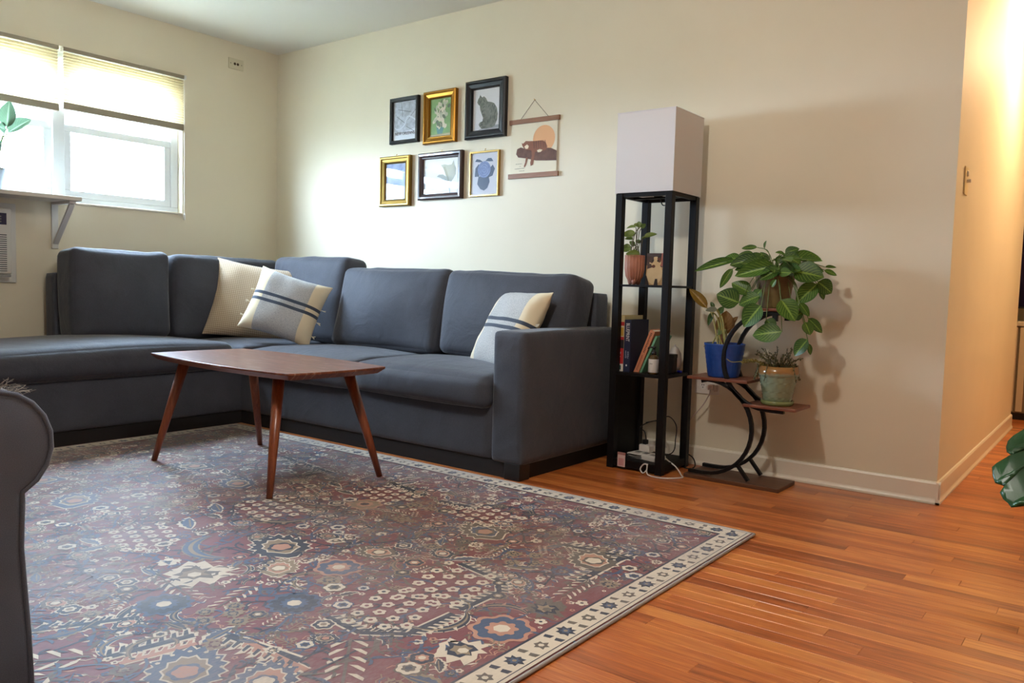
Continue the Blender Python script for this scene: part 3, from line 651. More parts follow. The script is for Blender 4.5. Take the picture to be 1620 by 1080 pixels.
# border: cream band with flowers and bars between two dark lines
BW = 0.088
for (a, b, c, d) in ((.008, .008, RW-.008, BW), (.008, RD-BW, RW-.008, RD-.008), (.008, BW, BW, RD-BW), (RW-BW, BW, RW-.008, RD-BW)): poly([(a, b), (c, b), (c, d), (a, d)], CREAM, 6)
for (a, b, c, d) in ((BW, BW, RW-BW, BW+.007), (BW, RD-BW-.007, RW-BW, RD-BW), (BW, BW, BW+.007, RD-BW), (RW-BW-.007, BW, RW-BW, RD-BW), (.016, .018, RW-.016, .021), (RW-.021, .018, RW-.018, RD-.018)): poly([(a, b), (c, b), (c, d), (a, d)], NAVY, 7)
def border_run(n, pos):
    for i in range(n):
        seq[0] += 1; (u, v, an) = pos(i); k = i % 4
        if k == 0: poly(xf(starp(8, .027, .018, 0, .3), u, v, 1, an), NAVY, 7); poly(xf(starp(6, .016, .009), u, v, 1, an), SLATE, 8); poly(xf(disc(.006, 6), u, v, 1, an), TAN, 9)
        elif k == 2: poly(xf(starp(6, .022, .014, .3, .3), u, v, 1, an), OLIVE, 7); poly(xf(disc(.008, 6), u, v, 1, an), CREAM, 8)
        else:
            for q in (-.016, .016): poly(xf([(-.009, -.012), (.007, -.010), (.010, .008), (-.004, .012)], u + q * math.sin(an), v + q * math.cos(an), 1, an), NAVY if k == 1 else OLIVE, 7)
border_run(58, lambda i: (.05 + i * .0515, .053, 0)); border_run(46, lambda i: (RW - .053, .07 + i * .0515, PI/2)); border_run(46, lambda i: (.053, .07 + i * .0515, PI/2))
pm.build('woven_figures', RUGM, rug, kind='stuff', recalc=False)

# ------------------------------------------------------------------ sectional sofa
so = thing('sectional_sofa', 'charcoal grey sectional sofa with chaise filling the room corner', 'sofa', (0, 0, 0))
rs = random.Random(2)
def soft(name, lo, hi, r, puff, n=14, fn=None, rot=None, parent=so, m=None, power=1.0):
    c = [(lo[k] + hi[k]) / 2 for k in range(3)]; h = [(hi[k] - lo[k]) / 2 for k in range(3)]
    o = rounded_box(h, r, puff, n, fn, power).build(name, m or M_SOFA, parent, smooth=True, loc=c)
    if rot: o.rotation_euler = rot
    return o
def wrinkle(amp, k=9.0, seed=0):
    a, b, c = seed * 1.7, seed * 2.3 + 1, seed * .9 + 2
    def fn(p, q):
        w = amp * (math.sin(p[0] * k + a + 2 * math.sin(p[2] * 4 + c)) * math.sin(p[1] * k * 1.2 + b) + .6 * math.sin(p[2] * k * 1.3 + c + p[0] * 3))
        return p + np.array([w * .6, w, w * .5])
    return fn
# frames and bases
soft('back_frame', (0.06, -0.17, 0.07), (2.835, -0.05, 0.818), 0.02, (0, 0, 0.004), 8)
soft('back_frame', (0.05, -1.605, 0.07), (0.17, -0.05, 0.845), 0.02, (0, 0, 0.004), 8)
soft('seat_base', (0.10, -0.885, 0.07), (2.762, -0.10, 0.33), 0.015, (0, 0.012, 0), 10)
soft('chaise_base', (0.06, -2.56, 0.07), (0.885, -0.12, 0.335), 0.015, (0.008, 0, 0), 10)
soft('arm', (2.758, -0.90, 0.068), (2.932, -0.05, 0.645), 0.022, (0.004, 0.004, 0.006), 14)
MB().box((0.14, -0.876, 0.0), (2.905, -0.10, 0.072)).box((0.10, -2.5, 0.0), (0.872, -0.876, 0.072)).build('plinth', mat('sofa_plinth', (20, 17, 18), 0.8), so)
for x0, y0 in ((2.835, -0.895), (2.835, -0.13), (0.80, -2.55), (0.08, -2.55)): MB().box((x0, y0, 0.0), (x0 + 0.085, y0 + 0.075, 0.075)).build('foot', M_BLKPLASTIC, so, bevel=0.003)
# seat cushions
def seatfn(seed, droop=0.0):
    w = wrinkle(.0025, 8, seed)
    def fn(p, q):
        p = w(p, q)
        if q[1] < -0.55: p[2] -= droop * (-.55 - q[1]) / .45
        return p
    return fn
soft('seat_cushion', (1.872, -0.935, 0.305), (2.757, -0.30, 0.452), 0.045, (0.0, 0.018, 0.024), 18, seatfn(1, .012))
soft('seat_cushion', (0.962, -0.935, 0.305), (1.868, -0.30, 0.450), 0.045, (0.0, 0.02, 0.024), 18, seatfn(2, .014))
soft('seat_cushion', (0.33, -0.925, 0.315), (0.955, -0.28, 0.458), 0.035, (0.0, 0.008, 0.018), 16, seatfn(3))
def chfn(p, q):
    p = wrinkle(.002, 5, 4)(p, q)
    if q[2] > 0: p[2] += .022 * math.exp(-((p[1] - .26) / .55) ** 2)
    return p
soft('chaise_cushion', (0.13, -2.575, 0.325), (0.938, -0.955, 0.468), 0.055, (0.012, 0.006, 0.022), 20, chfn)
# back cushions
def bfn(seed, amp=.0075):
    w = wrinkle(amp, 7, seed)
    def fn(p, q):
        p = w(p, q)
        e = max(0.0, q[2]) ** 6
        p[2] += .0022 * e * math.sin(p[0] * 17 + seed + 2 * math.sin(p[0] * 9 + seed)) + .0012 * e * math.sin(p[0] * 43 + 2 * seed + 3 * math.sin(p[0] * 11))
        p[2] -= .018 * e * (1 - q[0] ** 4) * (1 - abs(q[1]) ** 2) * 0.4
        return p
    return fn
soft('back_cushion', (0.45, -0.37, 0.455), (1.165, -0.17, 0.987), 0.05, (0.0, 0.045, 0.012), 18, bfn(1), (R(-5), 0, 0))
soft('back_cushion', (1.125, -0.40, 0.440), (1.978, -0.20, 0.915), 0.045, (0.006, 0.055, 0.018), 18, bfn(2), (R(-13), 0, 0))
soft('back_cushion', (1.985, -0.40, 0.440), (2.815, -0.19, 0.903), 0.045, (0.012, 0.055, 0.012), 18, bfn(3), (R(-11), R(1.0), 0))
def sfn(seed):
    g = bfn(seed)
    def fn(p, q):
        p2 = g(np.array([p[1], p[0], p[2]]), np.array([q[1], q[0], q[2]])); return np.array([p2[1], p2[0], p2[2]])
    return fn
soft('back_cushion', (0.17, -1.597, 0.475), (0.38, -1.018, 0.978), 0.045, (0.045, 0.0, 0.012), 18, sfn(4), (0, R(-5), 0))
soft('back_cushion', (0.17, -1.008, 0.465), (0.38, -0.22, 0.966), 0.045, (0.045, 0.0, 0.014), 18, sfn(5), (0, R(-6), 0))

# ------------------------------------------------------------------ throw pillows
def stripe_mat():
    m = bpy.data.materials.new('striped_linen'); m.use_nodes = True; n, l = nodes(m); b = n['Principled BSDF']
    tc = n.new('ShaderNodeTexCoord'); sp = n.new('ShaderNodeSeparateXYZ'); l.new(tc.outputs['Object'], sp.inputs[0])
    ax = math_node(n, 'ABSOLUTE'); l.new(sp.outputs['X'], ax.inputs[0])
    side = math_node(n, 'GREATER_THAN', None, 0.135); l.new(ax.outputs[0], side.inputs[0])
    nf = n.new('ShaderNodeTexNoise'); nf.inputs['Scale'].default_value = 260; l.new(tc.outputs['Object'], nf.inputs['Vector'])
    mid = ramp(n, [(.35, (160, 160, 160)), (.65, (196, 194, 190))]); l.new(nf.outputs['Fac'], mid.inputs['Fac'])
    c1 = n.new('ShaderNodeMix'); c1.data_type = 'RGBA'; c1.inputs[7].default_value = lin((228, 212, 180)); l.new(side.outputs[0], c1.inputs[0]); l.new(mid.outputs['Color'], c1.inputs[6])
    def band(a, c):
        d = math_node(n, 'SUBTRACT', None, a); l.new(sp.outputs['Y'], d.inputs[0]); e = math_node(n, 'ABSOLUTE'); l.new(d.outputs[0], e.inputs[0]); g = math_node(n, 'LESS_THAN', None, c); l.new(e.outputs[0], g.inputs[0]); return g
    b1, b2 = band(.028, .0095), band(-.012, .0095); mxx = math_node(n, 'MAXIMUM'); l.new(b1.outputs[0], mxx.inputs[0]); l.new(b2.outputs[0], mxx.inputs[1])
    c2 = n.new('ShaderNodeMix'); c2.data_type = 'RGBA'; c2.inputs[7].default_value = lin((62, 70, 84)); l.new(mxx.outputs[0], c2.inputs[0]); l.new(c1.outputs[2], c2.inputs[6])
    l.new(c2.outputs[2], b.inputs['Base Color']); b.inputs['Roughness'].default_value = .9; b.inputs['Sheen Weight'].default_value = .2
    bp = n.new('ShaderNodeBump'); bp.inputs['Strength'].default_value = .25; bp.inputs['Distance'].default_value = .002; l.new(nf.outputs['Fac'], bp.inputs['Height']); l.new(bp.outputs['Normal'], b.inputs['Normal'])
    return m
def knit_mat():
    m = bpy.data.materials.new('knit_beige'); m.use_nodes = True; n, l = nodes(m); b = n['Principled BSDF']
    tc = n.new('ShaderNodeTexCoord'); mp = n.new('ShaderNodeMapping'); mp.inputs['Rotation'].default_value = (0, 0, R(45)); mp.inputs['Scale'].default_value = (1, 1, 0.0)
    l.new(tc.outputs['Object'], mp.inputs['Vector'])
    ch = n.new('ShaderNodeTexChecker'); ch.inputs['Scale'].default_value = 120; ch.inputs['Color1'].default_value = lin((206, 186, 158)); ch.inputs['Color2'].default_value = lin((176, 154, 128)); l.new(mp.outputs[0], ch.inputs['Vector'])
    l.new(ch.outputs['Color'], b.inputs['Base Color']); b.inputs['Roughness'].default_value = .95; b.inputs['Sheen Weight'].default_value = .2
    bp = n.new('ShaderNodeBump'); bp.inputs['Strength'].default_value = .6; bp.inputs['Distance'].default_value = .003; l.new(ch.outputs['Fac'], bp.inputs['Height']); l.new(bp.outputs['Normal'], b.inputs['Normal'])
    return m
M_STRIPE, M_KNIT = stripe_mat(), knit_mat()
M_TASSEL = mat('tassel_cotton', (236, 228, 208), .9)
def pillow(label, TL, TR, BL, thick, m, tassels=False, seed=0, wscale=1.0):
    TL, TR, BL = Vector(TL), Vector(TR), Vector(BL); x = TR - TL; y = TL - BL; w, h = x.length * wscale, y.length; c = (TR + BL) / 2
    x.normalize(); y = (y - x * y.dot(x)).normalized(); z = x.cross(y)
    root = thing('throw_pillow', label, 'pillow', (0, 0, 0)); root.matrix_world = axes(c, x, y, z)
    n = 26; vs = []; fs = []
    for sg in (1, -1):
        o = len(vs)
        for i in range(n + 1):
            for j in range(n + 1):
                u, v = math.sin((i / n - .5) * PI), math.sin((j / n - .5) * PI)
                pu = u * (1 - .075 * (1 - v * v) * abs(u) ** 1.5); pv = v * (1 - .075 * (1 - u * u) * abs(v) ** 1.5)
                t = thick * ((1 - u ** 4) * (1 - v ** 4)) ** .62
                t += .006 * math.sin(7 * u + seed + 3 * v) * math.sin(5 * v + seed) * (1 - u * u) * (1 - v * v) + .004 * math.sin(16 * u * v + seed) * max(abs(u), abs(v)) ** 4 * (1 - u ** 8) * (1 - v ** 8)
                vs.append((pu * w / 2, pv * h / 2, sg * max(t, .002)))
        for i in range(n):
            for j in range(n):
                q = (o + i*(n+1)+j, o + (i+1)*(n+1)+j, o + (i+1)*(n+1)+j+1, o + i*(n+1)+j+1); fs.append(q if sg > 0 else q[::-1])
    N = (n + 1) ** 2; rim = [i*(n+1) for i in range(n+1)] + [n*(n+1)+j for j in range(1, n+1)] + [i*(n+1)+n for i in range(n-1, -1, -1)] + [j for j in range(n-1, 0, -1)]
    for a, b in zip(rim, rim[1:] + rim[:1]): fs.append((a, b, b + N, a + N))
    mb = MB(); mb.add(vs, fs); mb.build('cover', m, root, smooth=True)
    if tassels:
        rt = random.Random(seed)
        for sg in (-1, 1):
            for yy in (.045, -.035, -.125):
                tb = MB(); bx = sg * w / 2 * .93
                for k in range(5): tb.tube([(bx, yy, 0), (bx + sg * .012, yy - .004 + .006 * rt.random(), .006 * rt.random()), (bx + sg * (.024 + .008 * rt.random()), yy - .012 + .02 * rt.random(), .012 * (rt.random() - .5))], .0016, 4)
                tb.build('tassel', M_TASSEL, root)
    return root
pillow('large beige knitted throw pillow tucked behind a striped pillow in the sofa corner', (0.310, -0.738, 0.972), (0.677, -0.322, 0.893), (0.440, -0.800, 0.490), 0.075, M_KNIT, seed=1)
pillow('navy-striped cream and grey linen pillow leaning before the beige knitted pillow', (0.775, -0.668, 0.922), (1.126, -0.424, 0.799), (0.776, -0.837, 0.560), 0.075, M_STRIPE, True, 2)
pillow('navy-striped cream and grey linen pillow leaning beside the sofa arm', (2.40, -0.335, 0.821), (2.80, -0.49, 0.814), (2.29, -0.52, 0.432), 0.07, M_STRIPE, True, 3)

# ------------------------------------------------------------------ coffee table
tb = thing('coffee_table', 'walnut coffee table with bowed top and splayed tapered legs', 'table', (1.966, -1.512, 0.0095))
tb.rotation_euler = (0, 0, R(-2.6))
hl_, hw_, zt = 0.533, 0.237, 0.481
out = []
for k in range(4):
    c = [(-hl_, -hw_), (hl_, -hw_), (hl_, hw_), (-hl_, hw_)]; a, b = c[k], c[(k + 1) % 4]; nx, ny = [(0, -1), (1, 0), (0, 1), (-1, 0)][k]; bow = [.042, .022][k % 2]
    for i in range(14):
        t = i / 14; q = bow * 4 * t * (1 - t); out.append((a[0] + (b[0]-a[0])*t + nx*q, a[1] + (b[1]-a[1])*t + ny*q))
N = len(out); mb = MB()
vs = [(x, y, zt) for x, y in out] + [(x, y, zt - .008) for x, y in out] + [(x * .955, y * .92, zt - .028) for x, y in out]
mb.add(vs, [tuple(range(N)), tuple(range(3*N-1, 2*N-1, -1))] + [(i, i + N, (i+1) % N + N, (i+1) % N) for i in range(N)] + [(i + N, i + 2*N, (i+1) % N + 2*N, (i+1) % N + N) for i in range(N)])
mb.build('table_top', M_WALNUT, tb, bevel=.0012, seg=1)
for (fx, fy) in ((-.455, -.262), (-.452, .280), (.455, -.262), (.468, .272)):
    tx, ty = fx * .80, fy * .62
    MB().tube([(fx, fy, 0.0), (fx + (tx-fx)*.3, fy + (ty-fy)*.3, .14), (tx, ty, zt - .028)], [.0125, .017, .0245], 16).build('leg', M_LEGWOOD, tb, smooth=True)
    MB().lathe([(.036, 0), (.036, .008), (0, .008)], (tx, ty, zt - .037), 20).build('leg_plate', M_WALNUT, tb)

# ------------------------------------------------------------------ rolled-arm chair at the rug's edge
ch = thing('armchair', 'dark grey velvet armchair with a rolled arm standing on the rug', 'armchair', (3.255, -3.036, 0)); ch.rotation_euler = (0, 0, R(-9))
def armprof(cy, sg):
    pts = [(cy + sg * .062, 0.012), (cy + sg * .058, .12), (cy + sg * .047, .30), (cy + sg * .050, .395)]
    for i in range(15):
        th = R(-62) + R(62 + 196) * i / 14; pts.append((cy + sg * (.004 + .098 * math.cos(th)), .505 + .107 * math.sin(th)))
    return pts + [(cy - sg * .075, .42), (cy - sg * .075, 0.012)]
def arm(cy, sg):
    pr = armprof(cy, sg); M_ = axes((-.80, 0, 0), (0, 1, 0), (0, 0, 1), (1, 0, 0))
    o = MB().prism(pr, .80, 0, M_).build('rolled_arm', M_VELVET, ch, bevel=.012, seg=3, angle=50); smooth_by_angle(o, 50)
    MB().tube([(-.004, y, z) for y, z in pr], .005, 8).build('piping', M_VELVET, o, smooth=True)
    return o
arm(0.0, 1); arm(-.80, -1)
soft('seat', (-.72, -.725, .10), (-.02, -.075, .30), .02, (0, 0, 0), 8, parent=ch, m=M_VELVET)
soft('seat_cushion', (-.66, -.722, .30), (.0, -.078, .44), .04, (.012, 0, .025), 12, parent=ch, m=M_VELVET)
soft('back', (-.86, -.79, .10), (-.66, -.01, .86), .06, (.03, 0, .02), 12, parent=ch, m=M_VELVET)
for xx in (-.80, -.06):
    for yy in (-.86, .0): MB().lathe([(.018, 0), (.026, .10)], (xx, yy, .0095), 12).build('foot', M_BLKPLASTIC, ch, smooth=True)
fz = MB(); rt = random.Random(9)
for k in range(46):
    a0 = R(60 + 42 * rt.random()); y0, z0 = .004 + .098 * math.cos(a0), .505 + .107 * math.sin(a0); x0 = -.01 - .05 * rt.random()
    p = Vector((x0, y0, z0)); d = Vector((.25 * (rt.random() - .5), math.cos(a0) + .8 * (rt.random() - .3), math.sin(a0) + .3 * rt.random())).normalized(); pts = [p]
    for q in range(4): d = (d + Vector((rt.random() - .5, rt.random() - .35, rt.random() - .7)) * .9).normalized(); pts.append(pts[-1] + d * .0075)
    fz.tube(pts, .0005, 3, cap=False)
fz.build('frayed_threads', mat('frayed_thread', (150, 146, 140), .9), ch, kind='stuff')
MARANTA = [(3.563,-0.2,0.979,3.383,-0.24,0.934,0.039),(3.583,-0.2,0.986,3.5,-0.2,0.991,0.047),(3.762,-0.27,0.953,3.603,-0.31,0.911,0.061),(3.67,-0.22,0.986,3.554,-0.25,0.96,0.053),(3.656,-0.2,1.037,3.583,-0.2,1.035,0.02),(3.642,-0.2,1.006,3.58,-0.22,1.005,0.023),(3.682,-0.2,1.003,3.62,-0.24,0.967,0.048),(3.68,-0.18,1.033,3.692,-0.2,1.065,0.017),(3.771,-0.18,1.004,3.744,-0.22,1.014,0.021),(3.768,-0.17,1.012,3.821,-0.15,1.035,0.036),(3.783,-0.2,0.996,3.852,-0.22,0.969,0.05),(3.838,-0.18,0.985,3.924,-0.16,0.982,0.028),(3.836,-0.25,0.934,3.959,-0.25,0.913,0.083),(3.921,-0.2,0.893,3.975,-0.18,0.848,0.06),(3.925,-0.22,0.883,3.849,-0.24,0.8,0.062),(3.938,-0.17,0.955,3.979,-0.15,0.955,0.013),(3.936,-0.17,0.942,3.983,-0.15,0.922,0.019),(3.788,-0.28,0.942,3.713,-0.31,0.896,0.051),(3.79,-0.29,0.928,3.841,-0.3,0.926,0.035),(3.557,-0.22,0.944,3.508,-0.24,0.857,0.03),(3.625,-0.3,0.795,3.535,-0.33,0.83,0.079),(3.662,-0.27,0.839,3.58,-0.28,0.882,0.055),(3.706,-0.28,0.826,3.622,-0.3,0.79,0.061),(3.73,-0.32,0.787,3.665,-0.34,0.695,0.077),(3.813,-0.32,0.815,3.879,-0.33,0.731,0.073),(3.823,-0.32,0.682,3.704,-0.34,0.664,0.069),(3.747,-0.3,0.729,3.789,-0.3,0.691,0.04),(3.874,-0.27,0.803,3.912,-0.26,0.749,0.028),(3.902,-0.24,0.74,3.957,-0.22,0.683,0.033),(3.896,-0.26,0.724,3.921,-0.26,0.673,0.046),(3.914,-0.27,0.654,3.864,-0.28,0.584,0.053),(3.914,-0.26,0.637,3.924,-0.25,0.589,0.019),(3.767,-0.31,0.867,3.788,-0.32,0.898,0.023),(3.849,-0.26,0.738,3.884,-0.26,0.767,0.037),(3.683,-0.27,0.82,3.711,-0.28,0.854,0.04),(3.926,-0.19,0.856,3.944,-0.18,0.819,0.024),(3.639,-0.27,0.805,3.685,-0.28,0.759,0.043),(3.703,-0.2,0.97,3.671,-0.2,1.018,0.034),(3.748,-0.19,0.966,3.752,-0.18,1.004,0.029),(3.9,-0.2,0.975,3.872,-0.22,0.938,0.032)]
BLUEP = [(3.436,-0.2,0.765,3.346,-0.2,0.853,0.048),(3.493,-0.22,0.762,3.457,-0.26,0.756,0.027),(3.464,-0.2,0.748,3.454,-0.22,0.687,0.024),(3.461,-0.18,0.767,3.444,-0.18,0.794,0.019),(3.507,-0.16,0.648,3.513,-0.16,0.756,0.086),(3.507,-0.2,0.618,3.497,-0.18,0.712,0.025),(3.47,-0.2,0.607,3.455,-0.26,0.595,0.01),(3.504,-0.16,0.661,3.559,-0.14,0.733,0.035),(3.49,-0.19,0.743,3.511,-0.19,0.775,0.028)]
PEPER = [(3.085,-0.25,1.102,3.026,-0.28,1.095,0.039),(3.079,-0.24,1.132,3.032,-0.25,1.13,0.02),(3.1,-0.24,1.131,3.092,-0.24,1.161,0.029),(3.108,-0.24,1.127,3.124,-0.23,1.15,0.023),(3.13,-0.25,1.086,3.181,-0.22,1.103,0.029),(3.067,-0.24,1.076,3.032,-0.26,1.079,0.023),(3.076,-0.27,1.037,3.031,-0.29,1.024,0.048),(3.078,-0.25,1.044,3.06,-0.26,1.068,0.027),(3.107,-0.24,1.061,3.084,-0.25,1.07,0.023),(3.127,-0.28,1.004,3.068,-0.31,1.006,0.033),(3.132,-0.24,1.084,3.116,-0.25,1.083,0.016),(3.095,-0.24,1.138,3.072,-0.25,1.148,0.019)]
# (the lists above: leaf base xyz, tip xyz, width, in metres)
# ------------------------------------------------------------------ floor lamp with shelves
LX0, LX1, LY0, LY1 = 3.036, 3.322, -0.362, -0.076
fl = thing('shelf_lamp', 'tall black open-shelf floor lamp with white square shade', 'floor lamp', ((LX0 + LX1) / 2, (LY0 + LY1) / 2, 0))
hx = (LX1 - LX0) / 2; pw = 0.034
for sx in (-1, 1):
    for sy in (-1, 1): MB().box((sx * hx - (pw if sx > 0 else 0), sy * hx - (pw if sy > 0 else 0), 0), (sx * hx + (0 if sx > 0 else pw), sy * hx + (0 if sy > 0 else pw), 1.278)).build('post', M_BLACK, fl, bevel=.0015)
for zt_, th in ((0.046, 0.034), (0.455, 0.014), (0.862, 0.010)):
    MB().box((-hx + .004, -hx + .004, zt_ - th), (hx - .004, hx - .004, zt_)).build('shelf', M_BLACK, fl, bevel=.001)
MB().box((-hx + .010, -hx + pw, .046), (-hx + .020, hx - pw, .441)).build('side_panel', M_BLACK, fl)
tf = MB(); a = hx - .004
for lo, hi in (((-a, -a, 1.262), (a, -a + .018, 1.282)), ((-a, a - .018, 1.262), (a, a, 1.282)), ((-a, -a + .018, 1.262), (-a + .018, a - .018, 1.282)), ((a - .018, -a + .018, 1.262), (a, a - .018, 1.282)), ((-a + .018, -.012, 1.264), (a - .018, .012, 1.272))): tf.box(lo, hi)
tf.build('top_frame', M_BLACK, fl, bevel=.001)
MB().lathe([(.02, 0), (.02, .05), (.012, .055), (.0, .055)], (0, 0, 1.272), 16).build('bulb_socket', M_BLKPLASTIC, fl, smooth=True)
MB().tube(bez([(0.01, 0.0, 1.27), (0.02, 0.01, 1.235), (.05, .02, 1.243), (.06, .02, 1.266)], 6), .0025, 6).build('lamp_cord', M_BLKPLASTIC, fl)
M_SHADE = mat('white_shade_linen', (240, 240, 243), .85, bump=(400, .15, .001))
_n, _l = nodes(M_SHADE); _t = _n.new('ShaderNodeBsdfTranslucent'); _t.inputs['Color'].default_value = lin((244, 230, 214)); _x = _n.new('ShaderNodeMixShader'); _x.inputs[0].default_value = .3
_l.new(_n['Principled BSDF'].outputs[0], _x.inputs[1]); _l.new(_t.outputs[0], _x.inputs[2]); _l.new(_x.outputs[0], _n['Material Output'].inputs['Surface'])
sd = MB(); b_ = hx + .003; z0, z1, th = 1.28, 1.645, .003
for lo, hi in (((-b_, -b_, z0), (b_, -b_ + th, z1)), ((-b_, b_ - th, z0), (b_, b_, z1)), ((-b_, -b_ + th, z0), (-b_ + th, b_ - th, z1)), ((b_ - th, -b_ + th, z0), (b_, b_ - th, z1))): sd.box(lo, hi)
sho = sd.build('lamp_shade', M_SHADE, fl)
for z in (z0, z1 - .004):
    rm = MB()
    for lo, hi in (((-b_ - .001, -b_ - .001, z), (b_ + .001, -b_, z + .004)), ((-b_ - .001, b_, z), (b_ + .001, b_ + .001, z + .004)), ((b_, -b_, z), (b_ + .001, b_, z + .004)), ((-b_ - .001, -b_, z), (-b_, b_, z + .004))): rm.box(lo, hi)
    rm.build('hem', M_SHADE, sho)

# things on the top shelf
def leaf_mesh(name, m, fold=.10, droop=.14, tipp=1.0, wid=1.0, wave=0.0):
    nx, ny = 6, 10; vs = []; fs = []; uvs = []
    for j in range(ny + 1):
        t = j / ny; wd = (math.sin(PI * min(1, t ** (.78 * tipp) )) ** .72) * .5 * wid if 0 < t < 1 else .004
        for i in range(nx + 1):
            u = i / nx - .5; x = u * 2 * wd
            vs.append((x, t, fold * abs(x) * 2 * (1 - .3 * t) - droop * t * t + droop * .55 * t + wave * math.sin(t * 16) * abs(u))); uvs.append((i / nx, t))
    for j in range(ny):
        for i in range(nx): a = j * (nx + 1) + i; fs.append((a, a + 1, a + nx + 2, a + nx + 1))
    me = bpy.data.meshes.new(name); me.from_pydata(vs, [], fs); me.materials.append(m)
    uvl = me.uv_layers.new(name='UVMap')
    for lp in me.loops: uvl.data[lp.index].uv = uvs[lp.vertex_index]
    me.polygons.foreach_set('use_smooth', [True] * len(me.polygons)); me.update(); return me
def put_leaf(me, base, tip, wid, hint, parent, name='leaf'):
    base, tip = Vector(base), Vector(tip); y = tip - base; L = y.length; yn = y.normalized(); h = Vector(hint)
    z = (h - yn * h.dot(yn)); z = z.normalized() if z.length > .05 else yn.orthogonal().normalized(); x = yn.cross(z)
    o = link(me, name, parent); M_ = axes(base, x * wid, yn * L, z * L)
    o.matrix_world = M_ if parent is None else parent.matrix_world.inverted() @ M_
    if parent is not None: o.matrix_parent_inverse = Matrix(); o.matrix_basis = Matrix.Translation(-parent.location) @ M_
    return o
def grow(parent, specs, meshes, root, hint, seed, stem_m, r=.0016, jit=.5, skip=()):
    rg = random.Random(seed); sm = MB()
    for k, s in enumerate(specs):
        b, t, wd = s[0:3], s[3:6], s[6]; h = Vector(hint) + Vector((rg.random() - .5, rg.random() - .5, rg.random() - .5)) * jit
        put_leaf(meshes[k % len(meshes)], b, t, wd, h, parent)
        if k in skip: continue
        B = Vector(b); Rt = Vector(root) + Vector((rg.random() - .5, rg.random() - .5, 0)) * .05; mid = (B + Rt) / 2 + Vector((0, 0, .03 + .25 * (B - Rt).length * (1 if B.z < Rt.z + .03 else .35)))
        sm.tube([q - parent.location for q in bez([Rt, mid, B], 5)], r, 5, cap=False)
    sm.build('stems', stem_m, parent, smooth=True, kind='stuff')
M_SOIL = mat('potting_soil', (48, 36, 26), .95, bump=(60, .8, .01))
M_STEM = mat('green_stem', (98, 116, 52), .6)
SZ = .862
pp = thing('potted_plant', 'small variegated plant in a ribbed terracotta pot on the lamp shelf', 'potted plant', (3.092, -.262, SZ))
M_TERRA = mat('terracotta', (182, 122, 98), .6, var=(20, (168, 108, 86)))
MB().lathe([(.014, .002), (.024, .012), (.040, .040), (.0455, .075), (.047, .138), (.0415, .138), (.040, .12), (.0, .12)], n=180, ripple=lambda an, z: 1 + (.09 * (abs(math.sin(an * 9)) - .6) if .01 < z < .133 else 0)).build('pot', M_TERRA, pp, smooth=True)
for q in range(3): MB().lathe([(.006, 0), (.013, .02), (.0, .03)], (.022 * math.cos(q * 2.1 + 1), .022 * math.sin(q * 2.1 + 1), 0), 12).build('pot_foot', M_TERRA, pp, smooth=True)
MB().lathe([(.0405, .120), (.0, .126)], n=20).build('soil', M_SOIL, pp)
M_VARI = leaf_mat('variegated_leaf', (66, 92, 34), (150, 166, 84), None)
grow(pp, PEPER, [leaf_mesh('small_leaf', M_VARI, .12, .12), leaf_mesh('small_leaf_b', M_VARI, .2, .2)], (3.092, -.262, .985), (.4, -.8, .5), 4, mat('brown_stem', (84, 74, 40), .6), .0018, .5)
cv = thing('cat_photo', 'small canvas photo of a calico cat standing on the lamp shelf', 'picture', (3.19, -.235, SZ)); cv.rotation_euler = (R(-4), 0, R(3))
MB().box((-.052, 0, 0), (.052, .014, .150)).build('canvas', mat('canvas_ground', (196, 160, 112), .6), cv, bevel=.0015)
def art(parent, name, pts, m, layer, o=(0, 0, 0), w=1, h=1, y0=0.0):
    """flat print on a vertical sheet facing -y: pts in 0..1"""
    mb = MB(); mb.add([(o[0] + u * w, o[1] + y0 - .0003 * layer, o[2] + v * h) for u, v in pts], [tuple(range(len(pts)))]); return mb.build(name, m, parent)
def ell(cx, cy, rx, ry, n=16, a=0): return [(cx + rx * math.cos(2*PI*i/n) * math.cos(a) - ry * math.sin(2*PI*i/n) * math.sin(a), cy + rx * math.cos(2*PI*i/n) * math.sin(a) + ry * math.sin(2*PI*i/n) * math.cos(a)) for i in range(n)]
ca = dict(o=(-.052, 0, 0), w=.104, h=.15)
cM = {k: mat('photo_' + k, c, .5, var=v) for k, c, v in (('dark', (72, 60, 60), (9, (96, 78, 74))), ('pink', (190, 120, 104), (9, (160, 96, 84))), ('fur', (222, 196, 150), (14, (236, 216, 178))), ('black', (52, 44, 46), None), ('brown', (110, 70, 58), None))}
art(cv, 'backdrop_print', [(0, .62), (1, .55), (1, 1), (0, 1)], cM['dark'], 1, **ca); art(cv, 'backdrop_print', [(.62, .62), (1, .55), (1, 1), (.7, 1)], cM['pink'], 2, **ca)
art(cv, 'cat_print', ell(.42, .36, .38, .34, 20), cM['fur'], 3, **ca); art(cv, 'cat_print', ell(.43, .70, .29, .19, 20, .15), cM['fur'], 4, **ca); art(cv, 'ear_print', [(.16, .74), (.14, .95), (.36, .86)], cM['dark'], 5, **ca); art(cv, 'ear_print', [(.52, .88), (.72, .99), (.70, .76)], cM['black'], 5, **ca)
art(cv, 'patch_print', [(.15, .72), (.20, .86), (.34, .86), (.37, .76), (.28, .68)], cM['dark'], 5.5, **ca); art(cv, 'patch_print', [(.52, .86), (.66, .86), (.71, .74), (.62, .70), (.54, .76)], cM['brown'], 5.5, **ca)
for q in ((.30, .76), (.56, .76)): art(cv, 'eye_print', ell(q[0], q[1], .045, .03, 10), cM['black'], 6, **ca)
